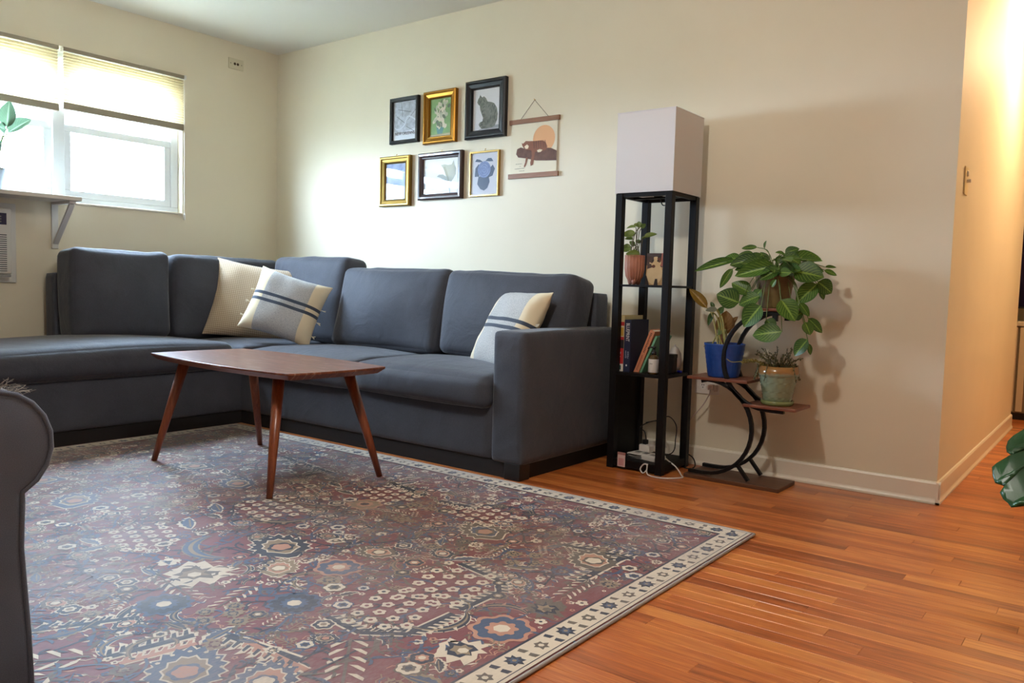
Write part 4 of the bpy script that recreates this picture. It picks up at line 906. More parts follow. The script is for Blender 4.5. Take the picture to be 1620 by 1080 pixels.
art(cv, 'nose_print', ell(.36, .59, .09, .05, 10), cM['brown'], 6, **ca); art(cv, 'leg_shadow_print', [(.42, .0), (.47, .2), (.58, .2), (.62, .0)], cM['black'], 5, **ca); art(cv, 'leg_shadow_print', [(0, 0), (.2, 0), (.1, .2), (.04, .3), (0, .3)], cM['black'], 5, **ca); art(cv, 'patch_print', [(.05, .5), (.3, .56), (.24, .66), (.05, .68)], cM['dark'], 5, **ca)

# things on the middle shelf
BZ = .455
def book(label, x, y, w, d, h, cover, pages=(224, 214, 192), rot=0.0, z=BZ):
    b = thing('book', label, 'book', (x, y, z), 'books on the lamp shelf'); b.rotation_euler = (0, R(rot), 0)
    c = MB(); c.box((0, 0, 0), (.003, d, h)).box((w - .003, 0, 0), (w, d, h)).box((.003, 0, 0), (w - .003, .003, h)); c.build('cover', cover, b)
    MB().box((.0035, .0035, .003), (w - .0035, d - .004, h - .003)).build('pages', mat('book_pages', pages, .8), b)
    return b
b1 = book('thick cream book with a red banded spine on the lamp shelf', 3.046, -.325, .040, .175, .262, mat('book_cream', (196, 180, 132), .6))
for za, zb, c in ((.0, .035, (214, 208, 196)), (.035, .108, (178, 40, 42)), (.108, .148, (30, 24, 28)), (.148, .162, (178, 40, 42)), (.162, .214, (198, 186, 150)), (.214, .232, (172, 34, 38))): MB().box((.001, -.0006, za), (.039, .0, zb)).build('spine_band', mat('band_%d_%d' % (c[0], c[1]), c, .55), b1)
MB().box((.022, -.0011, .166), (.036, -.0006, .206)).build('spine_patch', mat('patch_gold', (176, 140, 50), .55), b1); MB().box((.004, -.0011, .17), (.012, -.0006, .21)).build('spine_patch', mat('patch_grey', (110, 110, 116), .55), b1)
MB().box((.008, -.0011, .008), (.028, -.0006, .028)).build('publisher_mark', mat('mark_teal', (40, 90, 84), .55), b1)
def scribble(parent, x0, z0, n, step, hh, wv, m, vertical=True, y=-.0008, seed=1):
    """illegible small print as short strokes"""
    rg = random.Random(seed); mb = MB()
    for i in range(n):
        l = hh * (.6 + .4 * rg.random())
        if vertical: mb.box((x0, y - .0003, z0 - i * step - step * .55), (x0 + l, y, z0 - i * step))
        else: mb.box((x0 + i * step, y - .0003, z0), (x0 + i * step + step * .55, y, z0 + l))
    return mb.build('small_print', m, parent, kind='stuff')
M_PRINTW = mat('print_white', (226, 226, 226), .6); M_PRINTD = mat('print_dark', (92, 44, 30), .6)
scribble(b1, .014, .09, 5, .005, .012, 0, M_PRINTW, seed=2); scribble(b1, .014, .135, 5, .005, .008, 0, mat('print_grey', (120, 112, 108), .6), seed=3)
b2 = book('navy blue book titled BLUEPRINT on the lamp shelf', 3.0875, -.327, .034, .172, .243, mat('book_navy', (32, 38, 66), .5))
text_mesh('BLUEPRINT', .026, axes((.0175, -.0008, .228), (0, 0, -1), (1, 0, 0), (0, -1, 0)), M_PRINTW, 'title_lettering', b2, xscale=.66)
scribble(b2, .008, .098, 9, .004, .009, 0, mat('print_pale', (150, 156, 176), .6), seed=4); scribble(b2, .02, .095, 8, .0042, .008, 0, mat('print_pale', (150, 156, 176), .6), seed=5)
MB().box((.013, -.0011, .026), (.02, -.0004, .034)).build('publisher_mark', M_PRINTW, b2)
b3 = book('peach book leaning against a thin green book on the lamp shelf', 3.1275, -.299, .026, .16, .218, mat('book_peach', (206, 134, 98), .55), rot=21.5)
scribble(b3, .008, .205, 14, .0072, .010, 0, M_PRINTD, seed=6); scribble(b3, .008, .092, 13, .006, .009, 0, mat('print_rust', (164, 84, 60), .6), seed=7)
b4 = book('thin mint green book leaning under the peach book on the lamp shelf', 3.158, -.297, .010, .15, .190, mat('book_mint', (112, 164, 130), .55), rot=23.5)
bo = thing('pump_bottle', 'amber pump bottle with a white label on the lamp shelf', 'bottle', (3.246, -.329, BZ))
MB().lathe([(.0, 0), (.021, 0), (.023, .004), (.023, .076), (.018, .086), (.010, .090), (.010, .094), (0, .094)], n=28).build('bottle_body', mat('amber_glass', (96, 74, 40), .15, trans=.3), bo, smooth=True)
MB().lathe([(.0234, .010), (.0237, .011), (.0237, .070), (.0234, .071)], n=28).build('bottle_label', mat('label_white', (216, 212, 208), .6), bo, smooth=True)
scribble(bo, -.008, .048, 4, .004, .005, 0, mat('print_grey', (120, 112, 108), .6), False, -.0238, 8)
MB().lathe([(.011, .088), (.011, .104), (.005, .106), (.005, .120), (.009, .121), (.009, .128), (0, .128)], n=16).tube([(0, 0, .124), (-.022, -.008, .123), (-.026, -.009, .116)], .0035, 6).build('pump', M_BLKPLASTIC, bo, smooth=True)
cu = thing('black_box', 'small matte black cube box on the lamp shelf', 'box', (3.262, -.20, BZ)); cu.rotation_euler = (0, 0, R(8))
MB().box((-.028, -.028, 0), (.028, .028, .078)).build('box_body', mat('box_black', (30, 28, 30), .6), cu, bevel=.003); MB().box((-.029, -.029, .070), (.029, .029, .088)).build('lid', mat('box_black', (30, 28, 30), .6), cu, bevel=.002)
wj = thing('white_ornament', 'white rounded ceramic ornament behind the black cube', 'ornament', (3.247, -.118, BZ))
MB().lathe([(0, 0), (.020, 0), (.028, .012), (.034, .045), (.030, .085), (.017, .112), (.006, .12), (0, .12)], n=28).build('ornament_body', mat('ceramic_white', (206, 200, 196), .3), wj, smooth=True)
MB().lathe([(.006, .118), (.005, .126), (0, .127)], n=12).build('ornament_tip', mat('ceramic_white', (206, 200, 196), .3), wj, smooth=True)
pn = thing('marker_pen', 'marker pen with a blue cap lying on the lamp shelf', 'pen', (3.225, -.150, BZ + .0065)); pn.rotation_euler = (0, 0, R(-14))
MB().tube([(0, 0, 0), (.052, 0, 0)], .005, 12).build('barrel', M_BLKPLASTIC, pn, smooth=True); MB().tube([(.052, 0, 0), (.066, 0, 0)], .0062, 12).build('grip', M_WHITE, pn, smooth=True); MB().tube([(.066, 0, 0), (.086, 0, 0), (.089, 0, 0)], [.0065, .0065, .004], 12).build('cap', mat('cap_blue', (30, 34, 150), .35), pn, smooth=True)

# things on the bottom shelf and around the lamp foot
KZ = .046
ps = thing('power_strip', 'white power strip on the bottom shelf of the lamp', 'power strip', (3.17, -.245, KZ)); ps.rotation_euler = (0, 0, R(-10))
MB().box((-.062, -.05, 0), (.10, .04, .022)).build('strip_body', M_WHITE, ps, bevel=.004)
for q in range(3): MB().box((-.044 + q * .045, -.016, .022), (-.016 + q * .045, .012, .0226)).build('socket', mat('socket_grey', (120, 118, 116), .5), ps)
ad = thing('power_adapter', 'white plug adapter standing in the power strip', 'adapter', (3.167, -.215, KZ + .0228)); ad.rotation_euler = (0, 0, R(-10))
MB().box((-.030, -.022, 0), (.030, .022, .036)).build('adapter_body', M_WHITE, ad, bevel=.006, seg=3)
MB().lathe([(0, 0), (.0016, 0), (.0016, .001), (0, .001)], n=8).build('status_light', mat('indicator', (240, 240, 230), .3), ad, loc=(.016, -.0222, .012)).rotation_euler = (R(90), 0, 0)
MB().box((-.018, -.012, .036), (.004, .01, .058)).build('inserted_plug', M_BLKPLASTIC, ad, bevel=.003)
def cable(name, label, pts, r, m, n=9):
    o = MB().tube(bez(pts, n), r, 7).build(name, m, smooth=True); return tag(o, label, 'cable')
cable('white_cable', 'white charging cable looping from the lamp foot onto the floor', [(3.262, -.20, .10), (3.268, -.225, .18), (3.270, -.240, .182), (3.262, -.25, .10), (3.285, -.25, .062), (3.342, -.255, .030), (3.388, -.29, .004), (3.410, -.325, .0035), (3.385, -.372, .0035), (3.34, -.404, .0035), (3.285, -.398, .0035), (3.262, -.384, .012), (3.258, -.378, .045), (3.240, -.377, .045), (3.226, -.380, .022), (3.240, -.382, .006), (3.257, -.379, .02), (3.258, -.373, .050)], .0033, M_WHITE)
cable('black_cable', 'tangled black power cable behind the lamp posts on its bottom shelf', [(3.160, -.20, .105), (3.150, -.205, .16), (3.10, -.16, .17), (3.14, -.15, .20), (3.20, -.16, .21), (3.215, -.19, .15), (3.24, -.20, .08), (3.205, -.285, .058), (3.13, -.31, .056), (3.115, -.29, .062), (3.20, -.29, .064), (3.275, -.17, .07), (3.285, -.15, .14), (3.275, -.13, .20), (3.23, -.12, .235), (3.17, -.13, .21), (3.12, -.14, .195)], .0026, M_BLKPLASTIC)
cable('black_floor_cord', 'black cord lying on the floor between the lamp and the plant stand', [(3.30, -.060, .06), (3.33, -.058, .045), (3.352, -.075, .030), (3.366, -.10, .012), (3.362, -.13, .004), (3.34, -.135, .004), (3.325, -.13, .004)], .0032, M_BLKPLASTIC)
tg = thing('fabric_tag', 'small pink and white tag hanging on the lamp foot', 'tag', (3.119, -.3665, .014))
MB().box((-.020, -.002, 0), (.020, 0, .056)).build('tag_sheet', mat('tag_pale', (214, 188, 184), .7), tg); MB().box((-.014, -.0025, .006), (.014, -.002, .040)).build('tag_print', mat('tag_pink', (202, 150, 148), .7), tg)
MB().box((-.021, -.004, .056), (.021, .001, .068)).build('tag_fold', mat('tag_rose', (176, 126, 122), .7), tg, bevel=.002)

# wall outlet with a white plug and cord
ol = thing('wall_outlet', 'white wall outlet behind the plant stand', 'outlet', (3.368, -.0005, .348))
MB().box((-.062, -.006, 0), (.062, 0, .070)).build('plate', mat('outlet_white', (220, 212, 202), .4), ol, bevel=.002)
for xx in (-.020, .024): MB().lathe([(0, 0), (.017, 0), (.017, .0015), (0, .0015)], n=20).build('socket_face', M_WHITE, ol, loc=(xx, -.006, .036)).rotation_euler = (R(90), 0, 0)
for q in ((-.026, .040), (-.016, .040), (-.021, .028)): MB().box((q[0], -.0082, q[1]), (q[0] + .003, -.0075, q[1] + .007)).build('slot', M_BLKPLASTIC, ol)
MB().box((-.002, -.0066, .033), (.0012, -.006, .036)).build('screw', M_BRASS, ol)
pg = thing('plug', 'white plug in the wall outlet with its cord hanging down', 'plug', (3.396, -.0085, .372))
MB().box((-.014, -.028, 0), (.016, 0, .026)).build('plug_body', mat('plug_white', (206, 186, 176), .5), pg, bevel=.004); MB().box((.018, -.024, -.006), (.030, 0, .026)).build('plug_body', mat('plug_white', (206, 186, 176), .5), pg, bevel=.003)
MB().tube(bez([(.004, -.026, .004), (.002, -.036, -.02), (-.03, -.032, -.075), (-.075, -.03, -.13), (-.105, -.03, -.175), (-.118, -.035, -.23), (-.12, -.04, -.29)], 6), .0028, 6).build('cord', mat('plug_white', (206, 186, 176), .5), pg, smooth=True)

# ------------------------------------------------------------------ plant stand
st = thing('plant_stand', 'S-shaped black metal plant stand with brown wooden boards', 'plant stand', (3.615, -.185, 0))
X0 = 3.615; Y0 = -.185
def board(name, xa, xb, ya, yb, za, zb, m): return MB().box((xa - X0, ya - Y0, za), (xb - X0, yb - Y0, zb)).build(name, m, st, bevel=.0025)
board('base_board', 3.398, 3.832, -.292, -.082, 0, .018, M_BOARD)
board('shelf_board', 3.392, 3.672, -.285, -.088, .447, .460, M_BOARD2)
board('shelf_board', 3.655, 3.884, -.285, -.088, .348, .361, M_BOARD2)
board('shelf_board', 3.650, 3.838, -.280, -.090, .764, .776, M_BOARD2)
for yy in (-.262, -.108):
    low = [(3.41, yy, .030), (3.45, yy, .029)] + [(3.485 + .209 * math.cos(R(a)), yy, .2385 + .209 * math.sin(R(a))) for a in range(-90, 92, 9)] + [(3.455, yy, .4395)]
    MB().flat_bar([(p[0] - X0, p[1] - Y0, p[2]) for p in low], .020, .016, (0, 1, 0)).build('frame_arc', M_BLKMETAL, st, bevel=.002)
    up = [(3.83, yy, .341), (3.78, yy, .341)] + [(3.752 + .200 * math.cos(R(a)), yy, .549 + .207 * math.sin(R(a))) for a in range(270, 88, -9)] + [(3.80, yy, .756)]
    MB().flat_bar([(p[0] - X0, p[1] - Y0, p[2]) for p in up], .020, .016, (0, 1, 0)).build('frame_arc', M_BLKMETAL, st, bevel=.002)
    MB().flat_bar([(3.632 - X0, yy - Y0, .092), (3.688 - X0, yy - Y0, .024)], .020, .012, (0, 1, 0)).build('strut', M_BLKMETAL, st)
    MB().box((3.762 - X0, yy - .010 - Y0, .722), (3.782 - X0, yy + .010 - Y0, .750)).build('hook', M_BLKMETAL, st)
# blue pot
pb = thing('potted_plant', 'yellowing plant in a dark blue dimpled pot on the plant stand', 'potted plant', (3.522, -.185, .460))
M_BLUE = mat('blue_glaze', (26, 64, 140), .4, var=(14, (34, 76, 158)))
MB().lathe([(0, 0), (.066, 0), (.069, .004)] + [(.069 + .021 * i / 24, .004 + .146 * i / 24) for i in range(1, 25)] + [(.085, .150), (.083, .132), (0, .132)], n=96, ripple=lambda an, z: 1 + .016 * math.sin(an * 16 + z * 150) * math.sin(an * 16 - z * 150) if .006 < z < .145 else 1).build('pot', M_BLUE, pb, smooth=True)
MB().lathe([(.083, .132), (0, .138)], n=24).build('soil', M_SOIL, pb)
M_YEL = leaf_mat('yellow_leaf', (124, 98, 28), (168, 128, 48), (186, 150, 70), 7, .08); M_GRN = leaf_mat('green_leaf', (46, 78, 34), (88, 116, 60), (104, 134, 74), 8, .08); M_DRY = leaf_mat('withered_leaf', (116, 82, 40), (158, 118, 66), (170, 132, 80), 6, .1); M_GREY = leaf_mat('grey_leaf', (120, 126, 106), (150, 154, 134))
lm = [leaf_mesh('leaf_' + k, m) for k, m in (('yellow', M_YEL), ('grey', M_GREY), ('green', M_GRN), ('green_b', M_GRN), ('dry', M_DRY), ('pale', leaf_mat('pale_leaf', (120, 140, 84), (150, 166, 112))), ('small', M_GREY), ('dry_b', M_DRY), ('green_c', M_GRN))]
grow(pb, BLUEP, lm, (3.515, -.19, .60), (.3, -.9, .35), 6, mat('pale_stem', (160, 150, 84), .6), .0035, .3)
MB().lathe([(.016, 0), (.012, .04), (.008, .06), (0, .062)], (-.012, -.005, .130), 12).build('stem_base', mat('stem_brown', (96, 56, 36), .7), pb, smooth=True)
# green glazed pot with trailing succulent
gp = thing('potted_succulent', 'trailing succulent in a green glazed pot with saucer on the plant stand', 'potted plant', (3.772, -.188, .361))
def glaze():
    m = mat('green_glaze', (112, 128, 96), .18, coat=.5); n, l = nodes(m); b = n['Principled BSDF']; tc = n.new('ShaderNodeTexCoord'); sp = n.new('ShaderNodeSeparateXYZ'); l.new(tc.outputs['Object'], sp.inputs[0])
    nz = n.new('ShaderNodeTexNoise'); nz.inputs['Scale'].default_value = 26; l.new(tc.outputs['Object'], nz.inputs['Vector'])
    k = math_node(n, 'MULTIPLY_ADD', None, .03); l.new(nz.outputs['Fac'], k.inputs[0]); l.new(sp.outputs['Z'], k.inputs[2])
    r = ramp(n, [(.0, (118, 122, 72)), (.05, (128, 140, 112)), (.145, (136, 150, 126)), (.155, (150, 106, 54)), (.2, (158, 116, 66))]); l.new(k.outputs[0], r.inputs['Fac']); l.new(r.outputs['Color'], b.inputs['Base Color']); return m
MG = glaze()
MB().lathe([(0, 0), (.064, 0), (.068, .004), (.070, .020), (.064, .020), (.060, .012), (0, .012)], n=48).build('saucer', mat('saucer_glaze', (116, 124, 72), .2, coat=.5), gp, smooth=True)
MB().lathe([(0, .0125), (.056, .0125), (.058, .016)] + [(.058 + .021 * i / 20, .016 + .108 * i / 20) for i in range(1, 21)] + [(.083, .128), (.084, .134), (.082, .168), (.077, .168), (.075, .15), (0, .15)], n=96, ripple=lambda an, z: 1 + (.04 * math.sin(an * 13 + (PI / 2) * (int(z / .013) % 2) * 2) * math.cos(z * 240) if .02 < z < .124 else (.01 * math.sin(an * 20) * math.sin(z * 260) if .13 < z < .165 else 0))).build('pot', MG, gp, smooth=True)
MB().lathe([(.075, .15), (0, .156)], n=24).build('soil', M_SOIL, gp)
rg = random.Random(12); su = MB()
for k in range(34):
    an = rg.random() * 2 * PI; r0 = .055 * rg.random(); p = Vector((r0 * math.cos(an), r0 * math.sin(an), .152)); out_ = k < 12
    ln = (.05 + .05 * rg.random()); d = Vector((math.cos(an) * (.9 if out_ else .35), math.sin(an) * (.9 if out_ else .35), .9)).normalized(); pts = [p]
    for q in range(6): d = (d + Vector((rg.random() - .5, rg.random() - .5, -.42 if out_ else -.1)) * .7).normalized(); pts.append(pts[-1] + d * ln / 5)
    if out_: pts = [p, p + Vector((math.cos(an) * .045, math.sin(an) * .045, .02))] + [Vector((math.cos(an) * (.085 + .004 * q), math.sin(an) * (.085 + .004 * q), .168 - .016 * q)) for q in range(5)]
    su.tube(pts, .0016, 4)
    for a_, b_2 in zip(pts, pts[1:]):
        for z_ in range(5):
            c_ = a_.lerp(b_2, rg.random()); dd = Vector((rg.random() - .5, rg.random() - .5, rg.random() - .4)).normalized() * (.007 + .006 * rg.random()); s_ = dd.cross(Vector((0, 0, 1))).normalized() * .003
            su.add([c_, c_ + dd * .5 + s_, c_ + dd, c_ + dd * .5 - s_], [(0, 1, 2, 3)], rg.randrange(3))
su.build('trailing_foliage', [mat('succ_a', (92, 96, 62), .6), mat('succ_b', (128, 116, 58), .6), mat('succ_c', (84, 70, 44), .6)], gp, kind='stuff')
tr = MB(); tr.tube([q - Vector((3.772, -.188, .361)) for q in bez([(3.735, -.22, .52), (3.70, -.27, .548), (3.655, -.30, .545), (3.610, -.31, .540), (3.585, -.31, .552)], 6)], .002, 5); rg = random.Random(3)
for q in bez([(3.735, -.22, .52), (3.70, -.27, .548), (3.655, -.30, .545)], 12):
    for z_ in range(5): c_ = q - Vector((3.772, -.188, .361)); dd = Vector((rg.random() - .5, rg.random() - .5, rg.random() - .5)).normalized() * .013; s_ = dd.orthogonal().normalized() * .003; tr.add([c_, c_ + dd * .5 + s_, c_ + dd, c_ + dd * .5 - s_], [(0, 1, 2, 3)])
tr.build('runner', mat('succ_b', (128, 116, 58), .6), gp, kind='stuff')
# prayer plant on top
mp_ = thing('prayer_plant', 'bushy prayer plant with veined leaves on top of the plant stand', 'potted plant', (3.735, -.185, .776))
MB().lathe([(0, 0), (.058, 0), (.060, .004)] + [(.060 + .022 * i / 16, .004 + .130 * i / 16) for i in range(1, 17)] + [(.084, .140), (.078, .140), (.076, .122), (0, .122)], n=64, ripple=lambda an, z: 1 + .012 * math.sin(an * 9 + z * 60) * math.sin(an * 5 - z * 120)).build('pot', mat('mossy_clay', (104, 78, 48), .6, var=(12, (118, 102, 58))), mp_, smooth=True)
MB().lathe([(.076, .122), (0, .128)], n=24).build('soil', M_SOIL, mp_)
M_MAR = leaf_mat('prayer_leaf', (38, 72, 26), (84, 120, 44), (150, 182, 78), 8, .14, .35)
_rg = random.Random(77); MARANTA = [m_[:6] + (m_[6] * 1.24,) for m_ in MARANTA]
for _k in range(16):
    _a = _rg.random() * 2 * PI; _r = .02 + .06 * _rg.random(); _b = (3.735 + _r * math.cos(_a), -.19 + _r * math.sin(_a), .935 + .06 * _rg.random()); _q = .08 + .05 * _rg.random()
    MARANTA.append(_b + (_b[0] + _q * math.cos(_a), max(-.33, min(-.07, _b[1] + _q * math.sin(_a))), _b[2] + .03 * _rg.random() - .02, .06 + .02 * _rg.random()))
grow(mp_, MARANTA, [leaf_mesh('prayer_leaf_a', M_MAR, .10, .12), leaf_mesh('prayer_leaf_b', M_MAR, .05, .2, 1.05, 1.0, .01), leaf_mesh('prayer_leaf_c', M_MAR, .16, .08)], (3.735, -.19, .905), (.25, -.80, .55), 8, M_STEM, .0017, .55)

# ------------------------------------------------------------------ monstera by the hallway
mo = thing('monstera', 'monstera with split glossy leaves beside the hallway opening', 'potted plant', (5.16, -.80, 0))
MB().lathe([(0, 0), (.10, 0), (.105, .005), (.135, .22), (.14, .24), (.13, .24), (.125, .21), (0, .21)], n=40).build('pot', mat('stone_pot', (150, 146, 140), .6), mo, smooth=True)
MB().lathe([(.125, .21), (0, .22)], n=24).build('soil', M_SOIL, mo)
MLEAF = [(0.049,0.096),(0.03,0.08),(0.016,0.068),(0.008,0.057),(0.005,0.044),(0.006,0.033),(0.009,0.038),(0.018,0.045),(0.031,0.051),(0.052,0.063),(0.056,0.057),(0.031,0.038),(0.012,0.028),(-0.009,0.012),(-0.016,0.004),(-0.015,-0.013),(-0.011,-0.027),(-0.004,-0.017),(0.012,-0.007),(0.031,0.007),(0.054,0.021),(0.059,0.018),(0.03,0.002),(0.018,-0.013),(0.002,-0.033),(-0.004,-0.045),(0.001,-0.057),(0.008,-0.064),(0.013,-0.072),(0.018,-0.06),(0.03,-0.052),(0.062,-0.03),(0.068,-0.037),(0.048,-0.065),(0.045,-0.081),(0.061,-0.074),(0.079,-0.047),(0.087,-0.018)]
MLEAF = MLEAF + [(.09, .03)] + [(.18 - x, y * .9 + .02) for x, y in MLEAF[::-1][8:]] + [(.09, .12)]
M_MON = mat('monstera_leaf', (26, 66, 34), .3, spec=.5, var=(6, (40, 84, 44)))
def mleaf(o, e1, e2, s, bend=1.2):
    bm = bmesh.new(); e1, e2 = Vector(e1), Vector(e2); nn = e1.cross(e2)
    f = bm.faces.new([bm.verts.new((x * s, y * s, 0)) for x, y in MLEAF]); bmesh.ops.triangulate(bm, faces=[f]); bmesh.ops.subdivide_edges(bm, edges=list(bm.edges), cuts=2)
    for v in bm.verts: v.co.z = -bend * (v.co.x - .09 * s) ** 2 - .5 * bend * v.co.y ** 2
    me = bpy.data.meshes.new('leaf'); bm.to_mesh(me); bm.free(); me.materials.append(M_MON); me.polygons.foreach_set('use_smooth', [True] * len(me.polygons))
    o_ = link(me, 'leaf', mo); o_.matrix_basis = axes(Vector(o) - mo.location, e1, e2, nn); sd_ = o_.modifiers.new('thickness', 'SOLIDIFY'); sd_.thickness = .0012
    return Vector(o) - mo.location + e1 * .09 * s
stems = MB()
for o_, e1, e2, s in (((4.688, -.845, .347), (.9829, .1843, 0), (-.1093, .5832, .8049), 1.7), ((5.18, -1.05, .62), (.95, -.3, .1), (.25, .6, .76), 1.8), ((5.0, -.62, .72), (.8, .6, 0), (-.4, .5, .77), 1.6)):
    a_ = mleaf(o_, e1, e2, s); stems.tube(bez([(0, 0, .21), (a_.x * .4, a_.y * .4, a_.z * .9), tuple(a_)], 6), .005, 6)
stems.build('stems', mat('monstera_stem', (70, 98, 48), .5), mo, smooth=True, kind='stuff')

# ------------------------------------------------------------------ rubber plant on the window shelf
rp_ = thing('rubber_plant', 'young rubber plant in a pale pot on the window shelf', 'potted plant', (.17, -1.90, 1.2695))
MB().lathe([(0, 0), (.045, 0), (.058, .10), (.062, .115), (.056, .115), (.052, .10), (0, .10)], n=32).build('pot', mat('pale_blue_pot', (176, 192, 206), .4), rp_, smooth=True)
MB().lathe([(.052, .10), (0, .105)], n=20).build('soil', M_SOIL, rp_)
M_RUB = leaf_mat('rubber_leaf', (70, 92, 74), (98, 124, 98), (140, 162, 134), 9, .04, .2)
grow(rp_, [(.2, -1.843, 1.600, .2, -1.83, 1.741, .085), (.2, -1.838, 1.572, .215, -1.732, 1.663, .078), (.2, -1.850, 1.585, .22, -1.90, 1.60, .06), (.19, -1.87, 1.48, .16, -1.96, 1.56, .07)], [leaf_mesh('rubber_leaf', M_RUB, .18, .1)], (.175, -1.89, 1.37), (.8, -.5, .3), 3, M_STEM, .003, .2)

# ------------------------------------------------------------------ pictures on the wall
def ringframe(x0, x1, z0, z1, prof, m, parent):
    """mitred moulding: prof = [(inset, depth from wall)]"""
    mb = MB(); k = len(prof); vs = []
    for ins, d in prof: vs += [(x0 + ins, -d, z0 + ins), (x1 - ins, -d, z0 + ins), (x1 - ins, -d, z1 - ins), (x0 + ins, -d, z1 - ins)]
    mb.add(vs, [(i*4+j, i*4+(j+1) % 4, (i+1)*4+(j+1) % 4, (i+1)*4+j) for i in range(k - 1) for j in range(4)]); return mb.build('frame', m, parent)
M_GOLD = mat('gilt', (150, 104, 36), .34, metal=.85, bump=(120, .1, .001)); M_GOLD2 = mat('antique_gilt', (126, 100, 44), .36, metal=.8); M_GOLD3 = mat('thin_brass', (182, 150, 88), .3, metal=.9)
M_FBLK = mat('frame_black', (20, 20, 20), .4, spec=.3); M_FBLK2 = mat('frame_charcoal', (28, 28, 31), .4, spec=.35); M_FBRN = mat('frame_brown', (52, 30, 28), .3, coat=.3)
M_PGLASS = glass_mat('picture_glass', boost=0.7)
GRP = 'pictures grouped above the sofa'
def picture(label, x0, x1, z0, z1, prof, m, paper, glass=True, hook=False):
    p = thing('framed_picture', label, 'picture', ((x0 + x1) / 2, -.0008, z0), GRP); W, H = (x1 - x0) / 2, z1 - z0
    ringframe(-W, W, 0, H, prof, m, p); ins = prof[-1][0] - .002
    MB().box((-W + ins, -.0085, ins), (W - ins, -.004, H - ins)).build('print', paper, p)
    if glass: MB().box((-W + ins, -.0126, ins), (W - ins, -.0112, H - ins)).build('glass', M_PGLASS, p)
    if hook: MB().tube(bez([(0, -.001, H + .012), (0, -.007, H + .012), (0, -.008, H + .004), (0, -.004, H)], 4), .0016, 6).lathe([(0, 0), (.004, 0), (.004, .002), (0, .002)], (0, -.004, H + .012), 8).build('hook', M_BRASS, p)
    return p, dict(o=(-W + ins, 0, ins), w=2 * (W - ins), h=H - 2 * ins, y0=-.0088)
thin = [(0, 0), (0, .022), (.004, .025), (.020, .023), (.024, .010)]
p, A = picture('black framed grey city map print reading NEW ORLEANS above the sofa', 1.178, 1.424, 1.708, 1.990, thin, M_FBLK, mat('map_paper', (240, 240, 240), .6))
art(p, 'map_print', [(.0, .24), (.3, .2), (.7, .24), (1, .30), (1, 1), (0, 1)], mat('map_grey', (186, 186, 188), .6, var=(38, (226, 226, 228))), 1, **A)
rv = [(0, .52), (.04, .42), (.06, .34), (.14, .29), (.26, .28), (.40, .33), (.50, .40), (.54, .50), (.58, .58), (.68, .60), (.82, .55), (1, .46)]
k_ = strip(rv, .022)
mb = MB(); n_ = len(rv); mb.add([(A['o'][0] + u * A['w'], A['y0'] - .0008, A['o'][2] + v * A['h']) for u, v in k_], [(i, i + 1, 2*n_-2-i, 2*n_-1-i) for i in range(n_ - 1)]); mb.build('river_print', mat('map_white', (236, 236, 238), .6), p)
mb = MB()
for a_, b_3 in (((.15, .62), (.52, .42)), ((.2, .8), (.75, .7)), ((.55, .35), (.9, .2)), ((.35, .95), (.4, .6)), ((.62, .5), (.95, .75))):
    q = strip([a_, b_3], .006); mb.add([(A['o'][0] + u * A['w'], A['y0'] - .0006, A['o'][2] + v * A['h']) for u, v in q], [(0, 1, 2, 3)])
mb.build('street_print', mat('map_dark', (96, 96, 100), .6), p)
text_mesh('NEW ORLEANS', .027, axes((0, A['y0'] - .0012, A['o'][2] + .165 * A['h']), (1, 0, 0), (0, 0, 1), (0, -1, 0)), mat('map_letter', (96, 86, 88), .6), 'title_lettering', p, align='CENTER', xscale=.92)
gold = [(0, 0), (0, .026), (.006, .031), (.014, .031), (.018, .024), (.034, .020), (.040, .022), (.046, .010)]
p, A = picture('ornate gold frame with pale flowers on green above the sofa', 1.472, 1.732, 1.682, 1.994, gold, M_GOLD, mat('art_green', (112, 148, 92), .6, var=(24, (132, 164, 104))), glass=False)
art(p, 'table_print', [(0, 0), (1, 0), (1, .07), (0, .05)], mat('art_straw', (176, 168, 136), .6), 1, **A)
art(p, 'vase_print', [(.36, .06), (.58, .06), (.64, .16), (.66, .3), (.3, .3), (.32, .16)], mat('art_teal', (96, 142, 132), .6, var=(30, (76, 120, 118))), 2, **A)
rg = random.Random(21); fm = [mat('art_petal_%d' % i, c, .6) for i, c in enumerate(((206, 200, 176), (184, 186, 160), (96, 108, 84), (220, 210, 188)))]
for i in range(64): art(p, 'petal_print', ell(.5 + .44 * (rg.random() + rg.random() - 1), .58 + .38 * (rg.random() + rg.random() - 1), .05 + .05 * rg.random(), .03 + .035 * rg.random(), 8, rg.random() * 3), fm[(0, 1, 2, 3)[i % 4]], 3 + i * .045, **A)
catf = [(0, 0), (0, .026), (.008, .032), (.016, .032), (.022, .026), (.040, .022), (.044, .024), (.050, .010)]
p, A = picture('wide black frame with a sitting grey tabby cat drawing above the sofa', 1.808, 2.104, 1.682, 2.012, catf, M_FBLK2, mat('art_paper', (250, 244, 238), .6))
art(p, 'ground_print', [(.2, .02), (1, .02), (1, .10), (.5, .09)], mat('art_shade', (170, 166, 162), .6), 1, **A)
tab = mat('tabby_grey', (150, 150, 132), .7, var=(60, (104, 106, 94))); tbd = mat('tabby_dark', (64, 66, 60), .7)
art(p, 'cat_print', [(.26, .87), (.31, .79), (.40, .82), (.48, .76), (.53, .68), (.66, .66), (.78, .62), (.88, .50), (.92, .36), (.90, .22), (.82, .08), (.70, .04), (.50, .03), (.34, .04), (.26, .09), (.22, .15), (.27, .20), (.36, .22), (.38, .30), (.32, .40), (.27, .50), (.25, .60), (.19, .64), (.15, .69), (.18, .76), (.22, .80)], tab, 2, **A)
